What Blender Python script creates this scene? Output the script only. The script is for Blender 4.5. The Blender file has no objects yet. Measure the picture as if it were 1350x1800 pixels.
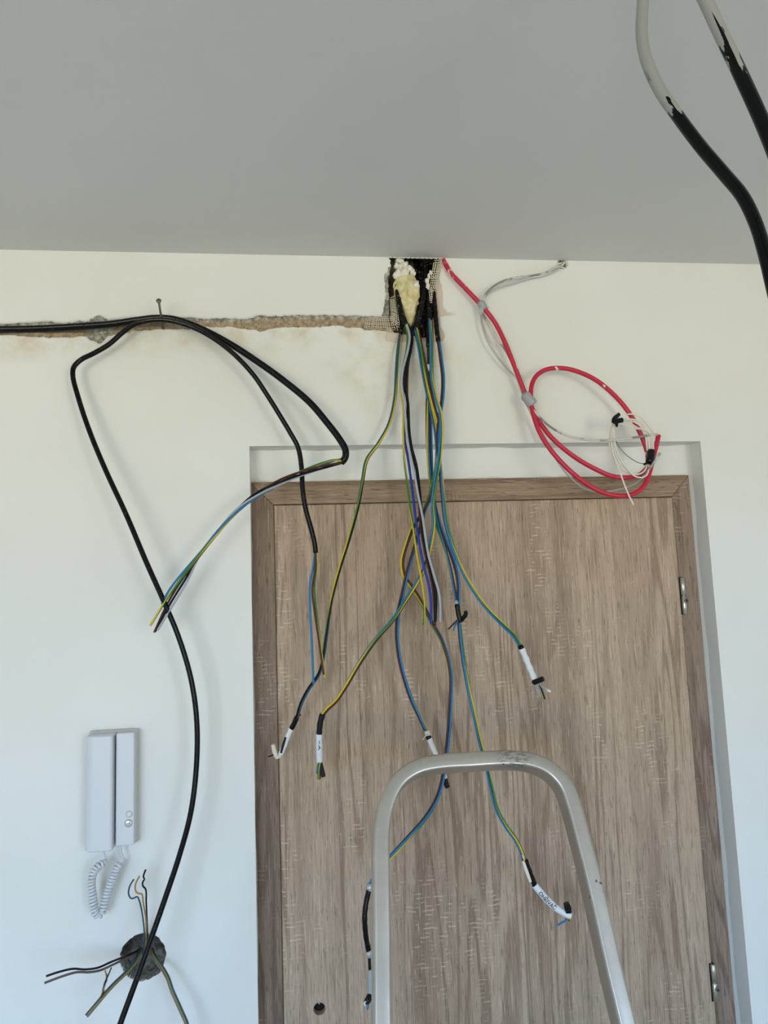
import bpy, bmesh, math, random
import numpy as np
from mathutils import Vector, Matrix

# ------------------------------------------------------------------ camera
SC = bpy.context.scene
COL = SC.collection
CAM = np.array([0.0784, -1.4346, 1.7856])
YAW, PITCH, ROLL, FPX = 0.1232, 0.1222, -0.0371, 1329.06
_f = np.array([math.sin(YAW)*math.cos(PITCH), math.cos(YAW)*math.cos(PITCH), math.sin(PITCH)])
_r = np.array([math.cos(YAW), -math.sin(YAW), 0.0])
_u = np.cross(_r, _f)
RGT = math.cos(ROLL)*_r + math.sin(ROLL)*_u
UPV = math.cos(ROLL)*_u - math.sin(ROLL)*_r
FWD = _f
cam = bpy.data.cameras.new('camera')
cam.sensor_fit = 'VERTICAL'
cam.sensor_height = 36.0
cam.lens = FPX/1800*36.0
cam.clip_start = 0.02
cam_o = bpy.data.objects.new('camera', cam)
COL.objects.link(cam_o)
cam_o.matrix_world = Matrix((
    (RGT[0], UPV[0], -FWD[0], CAM[0]),
    (RGT[1], UPV[1], -FWD[1], CAM[1]),
    (RGT[2], UPV[2], -FWD[2], CAM[2]),
    (0, 0, 0, 1)))
SC.camera = cam_o

# ------------------------------------------------------------------ light: daylight through the two windows behind the camera
SKY_COL, SKY_STR = (0.47, 0.83, 1.40), 1.0
GND_COL, GND_STR = (0.86, 0.80, 0.63), 1.0
WORLD_STRENGTH = 12.2
EXPOSURE = 0.0
world = bpy.data.worlds.new('world')
SC.world = world
world.use_nodes = True
nt = world.node_tree
nt.nodes.clear()
wo = nt.nodes.new('ShaderNodeOutputWorld')
bg = nt.nodes.new('ShaderNodeBackground')
tc = nt.nodes.new('ShaderNodeTexCoord')
sx = nt.nodes.new('ShaderNodeSeparateXYZ')
mr = nt.nodes.new('ShaderNodeMapRange')
mr.inputs['From Min'].default_value = -0.03
mr.inputs['From Max'].default_value = 0.05
mx = nt.nodes.new('ShaderNodeMix')
mx.data_type = 'RGBA'
mx.inputs[6].default_value = tuple(c*GND_STR for c in GND_COL) + (1,)
mx.inputs[7].default_value = tuple(c*SKY_STR for c in SKY_COL) + (1,)
nt.links.new(tc.outputs['Generated'], sx.inputs[0])
nt.links.new(sx.outputs['Z'], mr.inputs['Value'])
nt.links.new(mr.outputs['Result'], mx.inputs[0])
nt.links.new(mx.outputs[2], bg.inputs['Color'])
bg.inputs['Strength'].default_value = WORLD_STRENGTH
nt.links.new(bg.outputs[0], wo.inputs['Surface'])

ROOM_X0, ROOM_X1, ROOM_Y0, ROOM_Z1 = -2.6, 2.8, -4.2, 2.48
WINDOWS = [(-2.35, -0.75, 0.75, 2.25), (1.30, 2.5, 0.75, 2.25)]
for (x0, x1, z0, z1) in WINDOWS:
    L = bpy.data.lights.new('window_portal', 'AREA')
    L.shape = 'RECTANGLE'
    L.size, L.size_y = x1-x0, z1-z0
    L.cycles.is_portal = True
    lo = bpy.data.objects.new('window_portal', L)
    COL.objects.link(lo)
    lo.location = ((x0+x1)/2, ROOM_Y0-0.06, (z0+z1)/2)
    lo.rotation_euler = (math.pi/2, 0, 0)     # -Z axis points to +Y, into the room
SC.view_settings.view_transform = 'Standard'
SC.view_settings.look = 'None'
SC.view_settings.gamma = 1.0
SC.view_settings.use_curve_mapping = False
SC.view_settings.exposure = EXPOSURE
SC.cycles.use_denoising = True
SC.cycles.adaptive_threshold = 0.015
SC.cycles.max_bounces = 8
SC.cycles.diffuse_bounces = 6

# ------------------------------------------------------------------ helpers
rng = random.Random(7)

def ray(px, py):
    return FWD + RGT*(px-675.0)/FPX - UPV*(py-900.0)/FPX

def at(px, py, d=0.0):
    """point seen at photo pixel (px, py) that stands d metres in front of the wall plane"""
    v = ray(px, py)
    return CAM + v*((-d-CAM[1])/v[1])

def proj(P):
    v = P-CAM
    w = v@FWD
    return 675+FPX*(v@RGT)/w, 900-FPX*(v@UPV)/w

def lin(c):
    c = [x/255.0 for x in c]
    return tuple(((x/12.92) if x <= 0.04045 else ((x+0.055)/1.055)**2.4) for x in c)+(1.0,)

def spline(pts, step=0.004):
    """centripetal Catmull-Rom through pts, resampled at an even step"""
    P = np.array(pts, float)
    if len(P) == 2:
        P = np.array([P[0], (P[0]+P[1])/2, P[1]])
    P = np.vstack([2*P[0]-P[1], P, 2*P[-1]-P[-2]])
    out = []
    for i in range(1, len(P)-2):
        p0, p1, p2, p3 = P[i-1:i+3]
        t0 = 0.0
        t1 = t0+max(np.linalg.norm(p1-p0), 1e-6)**.5
        t2 = t1+max(np.linalg.norm(p2-p1), 1e-6)**.5
        t3 = t2+max(np.linalg.norm(p3-p2), 1e-6)**.5
        n = 14
        for k in range(n):
            t = t1+(t2-t1)*k/n
            A1 = (t1-t)/(t1-t0)*p0+(t-t0)/(t1-t0)*p1
            A2 = (t2-t)/(t2-t1)*p1+(t-t1)/(t2-t1)*p2
            A3 = (t3-t)/(t3-t2)*p2+(t-t2)/(t3-t2)*p3
            B1 = (t2-t)/(t2-t0)*A1+(t-t0)/(t2-t0)*A2
            B2 = (t3-t)/(t3-t1)*A2+(t-t1)/(t3-t1)*A3
            out.append((t2-t)/(t2-t1)*B1+(t-t1)/(t2-t1)*B2)
    out.append(P[-2])
    out = np.array(out)
    s = np.concatenate([[0], np.cumsum(np.linalg.norm(np.diff(out, axis=0), axis=1))])
    n = max(3, int(s[-1]/step)+1)
    q = np.linspace(0, s[-1], n)
    return np.stack([np.interp(q, s, out[:, k]) for k in range(3)], 1)

def frames(P, ref=None):
    T = np.gradient(P, axis=0)
    T /= np.linalg.norm(T, axis=1)[:, None]+1e-12
    N = np.zeros_like(P)
    a = np.array([0, -1.0, 0]) if ref is None else np.array(ref, float)
    n = a-T[0]*(a@T[0])
    if np.linalg.norm(n) < 1e-4:
        n = np.array([1.0, 0, 0])-T[0]*T[0][0]
    N[0] = n/np.linalg.norm(n)
    for i in range(1, len(P)):
        n = N[i-1]-T[i]*(N[i-1]@T[i])
        N[i] = n/(np.linalg.norm(n)+1e-12)
    B = np.cross(T, N)
    return T, N, B

LOC = {}

def thing(name, label, cat, loc, group=None, kind=None):
    o = bpy.data.objects.new(name, None)
    o.empty_display_size = 0.02
    COL.objects.link(o)
    o.location = tuple(loc)
    LOC[o.name] = np.array(loc, float)
    tag(o, label, cat, group, kind)
    return o

def tag(o, label=None, cat=None, group=None, kind=None):
    if label:
        o['label'] = label
    if cat:
        o['category'] = cat
    if group:
        o['group'] = group
    if kind:
        o['kind'] = kind
    return o

def build(name, V, F, m, parent=None, smooth=True, uv=None, origin=None):
    V = np.array(V, float)
    off = np.zeros(3)
    if parent is not None:
        off = LOC[parent.name].copy()
    elif origin is not None:
        off = np.array(origin, float)
    me = bpy.data.meshes.new(name)
    me.from_pydata((V-off).tolist(), [], F)
    if smooth:
        me.polygons.foreach_set('use_smooth', [True]*len(me.polygons))
    if uv is not None:
        L = me.uv_layers.new(name='UVMap')
        vi = np.empty(len(me.loops), int)
        me.loops.foreach_get('vertex_index', vi)
        L.data.foreach_set('uv', np.array(uv, float)[vi].ravel())
    me.materials.append(m)
    me.update()
    o = bpy.data.objects.new(name, me)
    COL.objects.link(o)
    if parent is not None:
        o.parent = parent
        LOC[o.name] = off           # a part sits at its thing's origin
    else:
        o.location = tuple(off)
        LOC[o.name] = off
    return o

def tube_geo(P, r, sides=8, cap=True, base=0, u0=0.0):
    P = np.array(P, float)
    n = len(P)
    R_ = np.full(n, r) if np.isscalar(r) else np.array(r, float)
    T, N, B = frames(P)
    s = np.concatenate([[0], np.cumsum(np.linalg.norm(np.diff(P, axis=0), axis=1))])
    V, uv, F = [], [], []
    for i in range(n):
        for k in range(sides+1):
            a = 2*math.pi*k/sides
            V.append(P[i]+R_[i]*(math.cos(a)*N[i]+math.sin(a)*B[i]))
            uv.append((k/sides, u0+s[i]))
    w = sides+1
    for i in range(n-1):
        for k in range(sides):
            a, b = base+i*w+k, base+i*w+k+1
            F.append((a, b, b+w, a+w))
    if cap:
        F.append(tuple(base+k for k in range(sides))[::-1])
        F.append(tuple(base+(n-1)*w+k for k in range(sides)))
    return V, F, uv

def tube(name, P, r, m, parent=None, sides=8, origin=None, extra=None):
    """extra: list of further (P, r) sweeps in the same mesh"""
    V, F, uv = tube_geo(P, r, sides)
    for (P2, r2) in (extra or []):
        v, f, u = tube_geo(P2, r2, sides, base=len(V))
        V += v
        F += f
        uv += u
    return build(name, V, F, m, parent, uv=uv, origin=origin)

def path(spec, step=0.004):
    """spec: list of (px, py, d)"""
    return spline([at(*s) for s in spec], step)

def merge_bm(bm):
    V = [v.co[:] for v in bm.verts]
    bm.verts.index_update()
    F = [tuple(v.index for v in f.verts) for f in bm.faces]
    return V, F

def box_geo(x0, x1, y0, y1, z0, z1, bev=0.0, seg=2):
    bm = bmesh.new()
    bmesh.ops.create_cube(bm, size=1.0)
    for v in bm.verts:
        v.co = Vector((x0+(v.co.x+.5)*(x1-x0), y0+(v.co.y+.5)*(y1-y0), z0+(v.co.z+.5)*(z1-z0)))
    if bev:
        bmesh.ops.bevel(bm, geom=bm.edges[:], offset=bev, segments=seg, profile=0.5, affect='EDGES')
    V, F = merge_bm(bm)
    bm.free()
    return V, F

def boxes(name, lst, m, parent=None, bev=0.0, smooth=False, origin=None):
    V, F = [], []
    for b in lst:
        v, f = box_geo(*b, bev=bev)
        n = len(V)
        V += v
        F += [tuple(i+n for i in q) for q in f]
    return build(name, V, F, m, parent, smooth=smooth, origin=origin)

_tab = np.random.RandomState(11).rand(256, 256)
def vnoise(x, y):
    xi, yi = np.floor(x).astype(int), np.floor(y).astype(int)
    fx, fy = x-xi, y-yi
    fx, fy = fx*fx*(3-2*fx), fy*fy*(3-2*fy)
    g = lambda a, b: _tab[a & 255, b & 255]
    return (g(xi, yi)*(1-fx)*(1-fy)+g(xi+1, yi)*fx*(1-fy)+g(xi, yi+1)*(1-fx)*fy+g(xi+1, yi+1)*fx*fy)*2-1
def fbm(x, y, o=4):
    s, a = 0, 1.0
    for k in range(o):
        s = s+a*vnoise(x*2**k+17.3*k, y*2**k+5.1*k)
        a *= .5
    return s

# ------------------------------------------------------------------ materials
def mat(name, col, rough=0.5, metal=0.0, spec=0.5, coat=0.0):
    m = bpy.data.materials.new(name)
    m.use_nodes = True
    b = m.node_tree.nodes['Principled BSDF']
    b.inputs['Base Color'].default_value = lin(col)
    b.inputs['Roughness'].default_value = rough
    b.inputs['Metallic'].default_value = metal
    b.inputs['Specular IOR Level'].default_value = spec
    b.inputs['Coat Weight'].default_value = coat
    return m

class NG:
    """tiny node-graph writer"""
    def __init__(s, m):
        s.t = m.node_tree
        s.b = s.t.nodes['Principled BSDF']
    def n(s, kind, **kw):
        nd = s.t.nodes.new(kind)
        for k, v in kw.items():
            setattr(nd, k, v)
        return nd
    def l(s, a, b):
        s.t.links.new(a, b)
    def val(s, sock, v):
        if hasattr(v, 'is_linked') or hasattr(v, 'links'):
            s.l(v, sock)
        else:
            sock.default_value = v
    def math(s, op, a, b=0.0, clamp=False):
        nd = s.n('ShaderNodeMath', operation=op, use_clamp=clamp)
        s.val(nd.inputs[0], a)
        s.val(nd.inputs[1], b)
        return nd.outputs[0]
    def mix(s, f, a, b, blend='MIX'):
        nd = s.n('ShaderNodeMix', data_type='RGBA', blend_type=blend)
        s.val(nd.inputs[0], f)
        s.val(nd.inputs[6], a)
        s.val(nd.inputs[7], b)
        return nd.outputs[2]
    def step(s, v, a, b, t0=0.0, t1=1.0):
        nd = s.n('ShaderNodeMapRange', interpolation_type='SMOOTHSTEP')
        s.val(nd.inputs['Value'], v)
        nd.inputs['From Min'].default_value = a
        nd.inputs['From Max'].default_value = b
        nd.inputs['To Min'].default_value = t0
        nd.inputs['To Max'].default_value = t1
        return nd.outputs['Result']
    def coord(s, scale=(1, 1, 1), loc=(0, 0, 0), out='Object'):
        tc = s.n('ShaderNodeTexCoord')
        mp = s.n('ShaderNodeMapping')
        mp.inputs['Scale'].default_value = scale
        mp.inputs['Location'].default_value = loc
        s.l(tc.outputs[out], mp.inputs['Vector'])
        return mp.outputs[0]
    def noise(s, vec, scale=1.0, detail=3.0, rough=.5, dist=0.0):
        nd = s.n('ShaderNodeTexNoise')
        s.l(vec, nd.inputs['Vector'])
        nd.inputs['Scale'].default_value = scale
        nd.inputs['Detail'].default_value = detail
        nd.inputs['Roughness'].default_value = rough
        nd.inputs['Distortion'].default_value = dist
        return nd.outputs['Fac']
    def bump(s, h, strength=.2, dist=.001):
        nd = s.n('ShaderNodeBump')
        nd.inputs['Strength'].default_value = strength
        nd.inputs['Distance'].default_value = dist
        s.l(h, nd.inputs['Height'])
        s.l(nd.outputs[0], s.b.inputs['Normal'])

def paint_mat(name, col, bump=.15, mottle=.04):
    m = mat(name, col, .75, spec=.25)
    g = NG(m)
    v = g.coord()
    n1 = g.noise(v, 3.0, 4)
    c = g.mix(g.step(n1, .35, .7), lin(col), tuple(x*(1-mottle) for x in lin(col)[:3])+(1,))
    g.l(c, g.b.inputs['Base Color'])
    g.bump(g.noise(v, 260, 3), bump, .0006)
    return m

def wall_mat():
    m = mat('white_wall_paint', (226, 226, 221), .75, spec=.25)
    g = NG(m)
    v = g.coord()
    at_ = g.n('ShaderNodeAttribute', attribute_name='dmg')
    sp = g.n('ShaderNodeSeparateColor')
    g.l(at_.outputs['Color'], sp.inputs[0])
    raw, brown, stain_shade = sp.outputs[0], sp.outputs[1], sp.outputs[2]
    white = lin((228, 228, 223))
    n1 = g.noise(v, 2.5, 4)
    c = g.mix(g.step(n1, .35, .7), white, lin((223, 223, 216)))
    n3 = g.noise(v, 16, 5, .6)
    st = g.math('MULTIPLY', stain_shade, g.step(n3, .38, .72))
    c = g.mix(st, c, lin((205, 192, 165)))
    n2 = g.noise(v, 120, 5, .65)
    gr = g.mix(g.step(n2, .35, .68), lin((112, 110, 100)), lin((190, 188, 176)))
    br = g.mix(g.step(n2, .3, .7), lin((128, 110, 86)), lin((182, 164, 136)))
    n4 = g.noise(g.coord((6, 6, 60)), 3, 4, .6)
    br = g.mix(g.step(n4, .45, .7, 0, .5), br, lin((150, 138, 118)))
    rawc = g.mix(brown, gr, br)
    rawc = g.mix(g.math('MULTIPLY', stain_shade, .82), rawc, lin((58, 54, 49)))  # bare plaster in the holes darkened, shade put into the colour
    c = g.mix(g.step(raw, .35, .6), c, rawc)
    # small specks of dirt on the paint
    dn = g.noise(v, 45, 2, .5)
    c = g.mix(g.step(dn, .80, .84, 0, .45), c, lin((120, 112, 96)))
    g.l(c, g.b.inputs['Base Color'])
    h = g.math('ADD', g.math('MULTIPLY', g.noise(v, 220, 3), .25), g.math('MULTIPLY', g.math('MULTIPLY', n2, raw), 1.6))
    g.bump(h, .35, .0015)
    return m

def wood_mat(name, light, mid, dark, horizontal=False, seed=0.0):
    """sawn-oak laminate: joined boards, cathedral figure, streaky grain, pores and pale saw marks across the grain"""
    m = mat(name, mid, .55, spec=.3)
    g = NG(m)
    def cv(across, along, o=0.0):
        return g.coord((along, 1, across) if horizontal else (across, 1, along), (seed+o, seed*.37, seed*.71+o*.5))
    tcn = g.n('ShaderNodeTexCoord')
    sp = g.n('ShaderNodeSeparateXYZ')
    g.l(tcn.outputs['Object'], sp.inputs[0])
    ac = sp.outputs[2] if horizontal else sp.outputs[0]
    al = sp.outputs[0] if horizontal else sp.outputs[2]
    # boards 10-15 cm wide, each with its own tone
    bid = g.math('FLOOR', g.math('ADD', g.math('MULTIPLY', ac, 13.5), seed*1.7+.35))
    wn = g.n('ShaderNodeTexWhiteNoise', noise_dimensions='1D')
    g.l(bid, wn.inputs['W'])
    tone = wn.outputs['Value']
    c = g.mix(tone, lin(mid), lin(light))
    band = g.noise(cv(20.0, .28), 1.0, 3, .55)
    c = g.mix(g.step(band, .48, .70, 0, .50), c, lin(dark))
    c = g.mix(g.step(tone, .86, .90, 0, .35), c, lin(dark))
    # cathedral figure: contour lines of a slow noise, shifted from board to board
    off = g.n('ShaderNodeCombineXYZ')
    g.l(g.math('MULTIPLY', tone, 37.0), off.inputs[1])
    va = g.n('ShaderNodeVectorMath', operation='ADD')
    g.l(cv(13.0, .85), va.inputs[0])
    g.l(off.outputs[0], va.inputs[1])
    fig = g.noise(va.outputs[0], 1.0, 2.0, .45, .15)
    w = g.math('SINE', g.math('MULTIPLY', fig, 70.0))
    mask = g.step(g.noise(cv(9.0, .9, 5.0), 1.0, 1), .43, .56)
    c = g.mix(g.math('MULTIPLY', g.step(w, .1, .95, 0, .68), mask), c, lin(dark))
    # streaky grain
    fg = g.noise(cv(300.0, 11.0), 1.0, 5, .7, .4)
    c = g.mix(g.step(fg, .48, .66, 0, .62), c, lin(dark))
    lg = g.noise(cv(380.0, 16.0, 3.0), 1.0, 4, .65, .4)
    c = g.mix(g.step(lg, .53, .70, 0, .62), c, lin(tuple(min(255, x+24) for x in light)))
    # short dark pores
    po = g.noise(cv(420.0, 32.0), 1.0, 2, .5)
    c = g.mix(g.step(po, .60, .70, 0, .55), c, lin(tuple(x*.60 for x in dark)))
    # pale saw marks across the grain, in patches
    wob = g.noise(cv(30.0, 12.0, 9.0), 1.0, 2)
    ln = g.math('SINE', g.math('ADD', g.math('MULTIPLY', al, 820.0), g.math('MULTIPLY', wob, 9.0)))
    brk = g.step(g.noise(cv(55.0, 60.0, 2.0), 1.0, 2), .48, .62)
    pm = g.step(g.noise(cv(11.0, 4.2, 7.0), 1.0, 2), .53, .63, 0, .66)
    smk = g.math('MULTIPLY', g.math('MULTIPLY', g.step(ln, .45, .95), brk), pm)
    c = g.mix(smk, c, lin(tuple(min(255, x+34) for x in light)))
    g.l(c, g.b.inputs['Base Color'])
    g.bump(g.math('SUBTRACT', lg, po), .22, .0006)
    return m

def yg_mat():
    m = mat('yellow_green_insulation', (190, 168, 45), .4)
    g = NG(m)
    uv = g.n('ShaderNodeUVMap')
    s = g.n('ShaderNodeSeparateXYZ')
    g.l(uv.outputs[0], s.inputs[0])
    ph = g.math('ADD', g.math('MULTIPLY', s.outputs[0], 2*math.pi), g.math('MULTIPLY', s.outputs[1], 22.0))
    f = g.step(g.math('SINE', ph), .15, .4)
    c = g.mix(f, lin((205, 180, 48)), lin((62, 122, 48)))
    g.l(c, g.b.inputs['Base Color'])
    return m

def dusty_black(name='black_sheath', base=(9, 9, 11), dust=.05):
    m = mat(name, base, .22, spec=.22)
    g = NG(m)
    n = g.noise(g.coord(), 110, 5, .65)
    c = g.mix(g.step(n, .56, .75, 0, dust), lin(base), lin((150, 148, 140)))
    g.l(c, g.b.inputs['Base Color'])
    g.l(g.step(n, .5, .75, .22, .5), g.b.inputs['Roughness'])
    return m

def painted_cable_mat(name, edge, amp):
    """black sheath whose upper length carries splashed ceiling paint (v = metres along the cable)"""
    m = mat(name, (12, 14, 16), .16, spec=.2)
    g = NG(m)
    uv = g.n('ShaderNodeUVMap')
    s = g.n('ShaderNodeSeparateXYZ')
    g.l(uv.outputs[0], s.inputs[0])
    ang = g.math('MULTIPLY', s.outputs[0], 2*math.pi)
    def nz(k, v, o):
        cb = g.n('ShaderNodeCombineXYZ')
        g.l(g.math('MULTIPLY', g.math('COSINE', ang), k), cb.inputs[0])
        g.l(g.math('MULTIPLY', g.math('SINE', ang), k), cb.inputs[1])
        g.l(g.math('ADD', g.math('MULTIPLY', s.outputs[1], v), o), cb.inputs[2])
        return g.noise(cb.outputs[0], 1.0, 2.5, .5)
    ed = g.n('ShaderNodeValue')
    ed.name = 'paint_edge'
    ed.outputs[0].default_value = edge
    lim = g.math('ADD', ed.outputs[0], g.math('MULTIPLY', g.math('SUBTRACT', nz(.75, 9.0, 4.0), .5), amp))
    f = g.step(g.math('SUBTRACT', lim, s.outputs[1]), -.001, .001)
    near = g.step(g.math('SUBTRACT', ed.outputs[0], s.outputs[1]), .02, .075, 1.0, .0)
    hole = g.math('MULTIPLY', g.step(nz(.9, 38.0, 1.0), .585, .60), near)
    f = g.math('MULTIPLY', f, g.math('SUBTRACT', 1.0, hole))
    c = g.mix(f, lin((7, 9, 11)), lin((150, 150, 146)))
    g.l(c, g.b.inputs['Base Color'])
    g.l(g.step(f, 0, 1, .14, .6), g.b.inputs['Roughness'])
    return m

def red_mat():
    m = mat('red_sheath', (196, 30, 62), .42)
    g = NG(m)
    v = g.coord()
    n = g.noise(v, 90, 4, .6)
    c = g.mix(g.step(n, .5, .75, 0, .25), lin((192, 28, 60)), lin((150, 24, 48)))
    # plaster splashes on the first stretch from the ceiling
    uv = g.n('ShaderNodeUVMap')
    s = g.n('ShaderNodeSeparateXYZ')
    g.l(uv.outputs[0], s.inputs[0])
    n2 = g.noise(v, 70, 3, .6)
    f = g.math('MULTIPLY', g.step(n2, .52, .56), g.step(s.outputs[1], .085, .10, 1, 0))
    f = g.math('MULTIPLY', f, g.step(s.outputs[1], .02, .04, 0, 1))
    sp = g.step(g.noise(v, 55, 2, .5), .70, .72)
    f = g.math('MAXIMUM', f, sp)
    c = g.mix(f, c, lin((222, 212, 200)))
    g.l(c, g.b.inputs['Base Color'])
    return m

def alu_mat():
    m = mat('brushed_aluminium', (178, 176, 170), .32, metal=.85)
    g = NG(m)
    v = g.coord()
    n = g.noise(v, 8, 5, .6)
    c = g.mix(g.step(n, .35, .7), lin((200, 194, 184)), lin((180, 174, 164)))
    scr = g.step(g.noise(g.coord((60, 60, 260)), 1.0, 3, .6), .69, .72)
    msk = g.step(g.noise(g.coord((1, 1, 1), (.4, .2, .1)), 14, 2), .54, .62)
    k = g.math('MULTIPLY', scr, msk)
    spk = g.step(g.noise(v, 85, 1, .4), .79, .81)
    k = g.math('MAXIMUM', k, spk)
    # scuffed patch on the top of the hoop
    tcn = g.n('ShaderNodeTexCoord')
    dv = g.n('ShaderNodeVectorMath', operation='DISTANCE')
    dv.name = 'scuff'
    g.l(tcn.outputs['Object'], dv.inputs[0])
    sc2 = g.step(g.noise(g.coord((90, 90, 420), (2, 0, 1)), 1.0, 3, .65), .50, .56)
    k = g.math('MAXIMUM', k, g.math('MULTIPLY', sc2, g.step(dv.outputs['Value'], .010, .036, .62, 0)))
    c = g.mix(g.math('MULTIPLY', k, .8), c, lin((62, 56, 54)))
    g.l(c, g.b.inputs['Base Color'])
    g.l(g.step(n, .3, .7, .28, .42), g.b.inputs['Roughness'])
    g.bump(g.noise(v, 12, 3), .10, .002)
    return m

M = {}
M['wall'] = wall_mat()
M['white'] = paint_mat('white_reveal_paint', (228, 228, 223))
M['ceiling'] = paint_mat('ceiling_paint', (215, 213, 209), .08, .03)
M['floor'] = wood_mat('floor_laminate', (190, 180, 165), (176, 165, 150), (150, 138, 122), True, 4.2)
M['leaf'] = wood_mat('oak_laminate_leaf', (184, 161, 137), (170, 147, 124), (124, 102, 82))
M['frame'] = wood_mat('oak_laminate_jamb', (146, 125, 107), (132, 111, 94), (98, 79, 65), False, 2.3)
M['head'] = wood_mat('oak_laminate_head', (158, 135, 110), (140, 117, 93), (105, 84, 65), True, 6.1)
M['black'] = dusty_black()
M['black_hole'] = dusty_black('dusty_black_sheath', (15, 15, 16), .75)
M['tape_black'] = mat('black_tape', (10, 10, 11), .35, spec=.35)
M['blue'] = mat('light_blue_insulation', (36, 116, 168), .36)
M['dark_blue'] = mat('dark_blue_insulation', (24, 52, 150), .36)
M['brown'] = mat('brown_insulation', (78, 38, 32), .36)
M['blackw'] = mat('black_insulation', (10, 10, 12), .26, spec=.4)
M['greyw'] = mat('grey_insulation', (168, 174, 184), .4)
M['dustw'] = mat('dusty_grey_insulation', (128, 116, 108), .6)
M['dustb'] = mat('dusty_brown_insulation', (96, 80, 74), .55)
M['yg'] = yg_mat()
M['dusty_earth'] = mat('dusty_earth_insulation', (138, 124, 66), .55)
M['yellow'] = mat('ochre_insulation', (176, 132, 62), .4)
M['teal'] = mat('teal_insulation', (36, 84, 104), .4)
M['white_tape'] = mat('white_tape', (222, 225, 226), .5)
M['grey_tape'] = mat('grey_duct_tape', (160, 164, 163), .45)
M['red'] = red_mat()
M['corewhite'] = mat('white_core', (226, 220, 210), .45)
M['foil'] = mat('foil_screen', (196, 196, 192), .3, metal=.55)
M['greycab'] = mat('grey_flat_sheath', (150, 150, 144), .45)
_g = NG(M['greycab'])
_g.l(_g.mix(_g.step(_g.noise(_g.coord(), 22, 3, .6), .47, .56), lin((136, 137, 130)), lin((206, 205, 198))), _g.b.inputs['Base Color'])
M['plastic'] = mat('white_plastic', (206, 209, 212), .4)
M['plastic_side'] = mat('ivory_plastic', (196, 190, 180), .4)
M['chrome'] = mat('polished_button', (220, 224, 228), .15, metal=.6)
M['steel'] = mat('hinge_steel', (190, 186, 172), .25, metal=.95)
M['nail'] = mat('nail_steel', (118, 116, 110), .45, metal=.6)
M['alu'] = alu_mat()
M['dark'] = mat('recess_shade', (24, 22, 20), .9)  # near-black colour standing in for shade in slots and holes
M['copper'] = mat('copper', (196, 120, 84), .3, metal=.9)
M['ink'] = mat('ink', (24, 28, 52), .6)
M['mesh'] = mat('glass_fibre_mesh', (222, 212, 190), .7)
M['plaster'] = paint_mat('plaster_lump', (232, 228, 214), .5, .1)
def foam_mat():
    m = mat('expanding_foam', (214, 200, 150), .6)
    g = NG(m)
    v = g.coord()
    n = g.noise(v, 60, 4, .6)
    c = g.mix(g.step(n, .35, .68), lin((196, 184, 128)), lin((226, 216, 176)))
    c = g.mix(g.step(g.noise(v, 25, 2), .55, .7, 0, .5), c, lin((214, 186, 140)))
    g.l(c, g.b.inputs['Base Color'])
    g.b.inputs['Subsurface Weight'].default_value = 0.0
    g.bump(n, .5, .002)
    return m
M['foam'] = foam_mat()

# ------------------------------------------------------------------ the setting
XL, XR, ZT, YB, YF = 0.0022, 0.9157, 2.0952, 0.0438, 0.0287
ZC = 2.48

def rangef(a, b, s):
    return list(np.linspace(a, b, max(2, int(round((b-a)/s))+1)))

JC = at(251.5, 1683, 0)                    # socket hole centre on the wall
JR = 0.0365
HB = at(988, 466, 0)                       # small ceiling hole on the right
xs = set(np.round(rangef(ROOM_X0, -0.70, .02)+rangef(-0.70, 0.22, .0028)+rangef(0.22, 0.40, .0016)
                  + rangef(0.40, HB[0]-.05, .02)+rangef(HB[0]-.05, HB[0]+.05, .002)+rangef(HB[0]+.05, ROOM_X1, .05)
                  + [XL, XR], 5))
for v in rangef(JC[0]-.055, JC[0]+.055, .0016):
    xs.add(round(v, 5))
zs = set(np.round(rangef(0, JC[2]-.055, .06)+rangef(JC[2]-.055, JC[2]+.055, .0016)+rangef(JC[2]+.055, 2.24, .03)
                  + rangef(2.24, 2.58, .002)+[ZT, ZC], 5))
def thin(vals, keep, eps):
    vals = sorted(vals)
    out = [vals[0]]
    for v in vals[1:]:
        if v-out[-1] < eps:
            if v in keep:
                out[-1] = v
            continue
        out.append(v)
    return np.array(out)
xs = thin(xs, {round(XL, 5), round(XR, 5)}, .0009)
zs = thin(zs, {round(ZT, 5), round(ZC, 5)}, .0009)
X, Z = np.meshgrid(xs, zs)                                   # rows = z
Pw = np.stack([X, np.zeros_like(X), Z], -1)
vv = Pw-CAM
ww = vv@FWD
PX = 675+FPX*(vv@RGT)/ww
PY = 900-FPX*(vv@UPV)/ww

def sm(a, b, v):
    t = np.clip((v-a)/(b-a), 0, 1)
    return t*t*(3-2*t)

n_c = fbm(X*55, Z*55)
n_f = fbm(X*160+7, Z*160)
n_m = fbm(X*22+3, Z*22+9)
# the chase cut along the wall towards the socket hole
top = np.interp(PX, [0, 147, 195, 240, 313, 362, 440, 455, 470, 518, 636, 690], [569, 567, 562, 558, 557, 560, 559, 554, 556, 553, 555, 556])
bot = np.interp(PX, [0, 88, 147, 195, 235, 303, 381, 430, 455, 479, 538, 587, 636, 690], [588, 591, 590, 589, 581, 579, 574, 575, 582, 576, 574, 572, 577, 582])
rough_top = np.interp(PX, [0, 140, 200, 300, 400, 700], [7, 5, 2.0, 2.5, 2.0, 2.0])
e_top = top+n_c*rough_top*.5-rough_top*.3+n_f*1.0
e_bot = bot+n_c*1.8+n_f*.8
in_ch = sm(-1.0, 1.0, PY-e_top)*sm(-1.0, 1.0, e_bot-PY)*sm(0, 2, 700-PX)
depth = .0075*in_ch*(1+.25*n_m)
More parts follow.
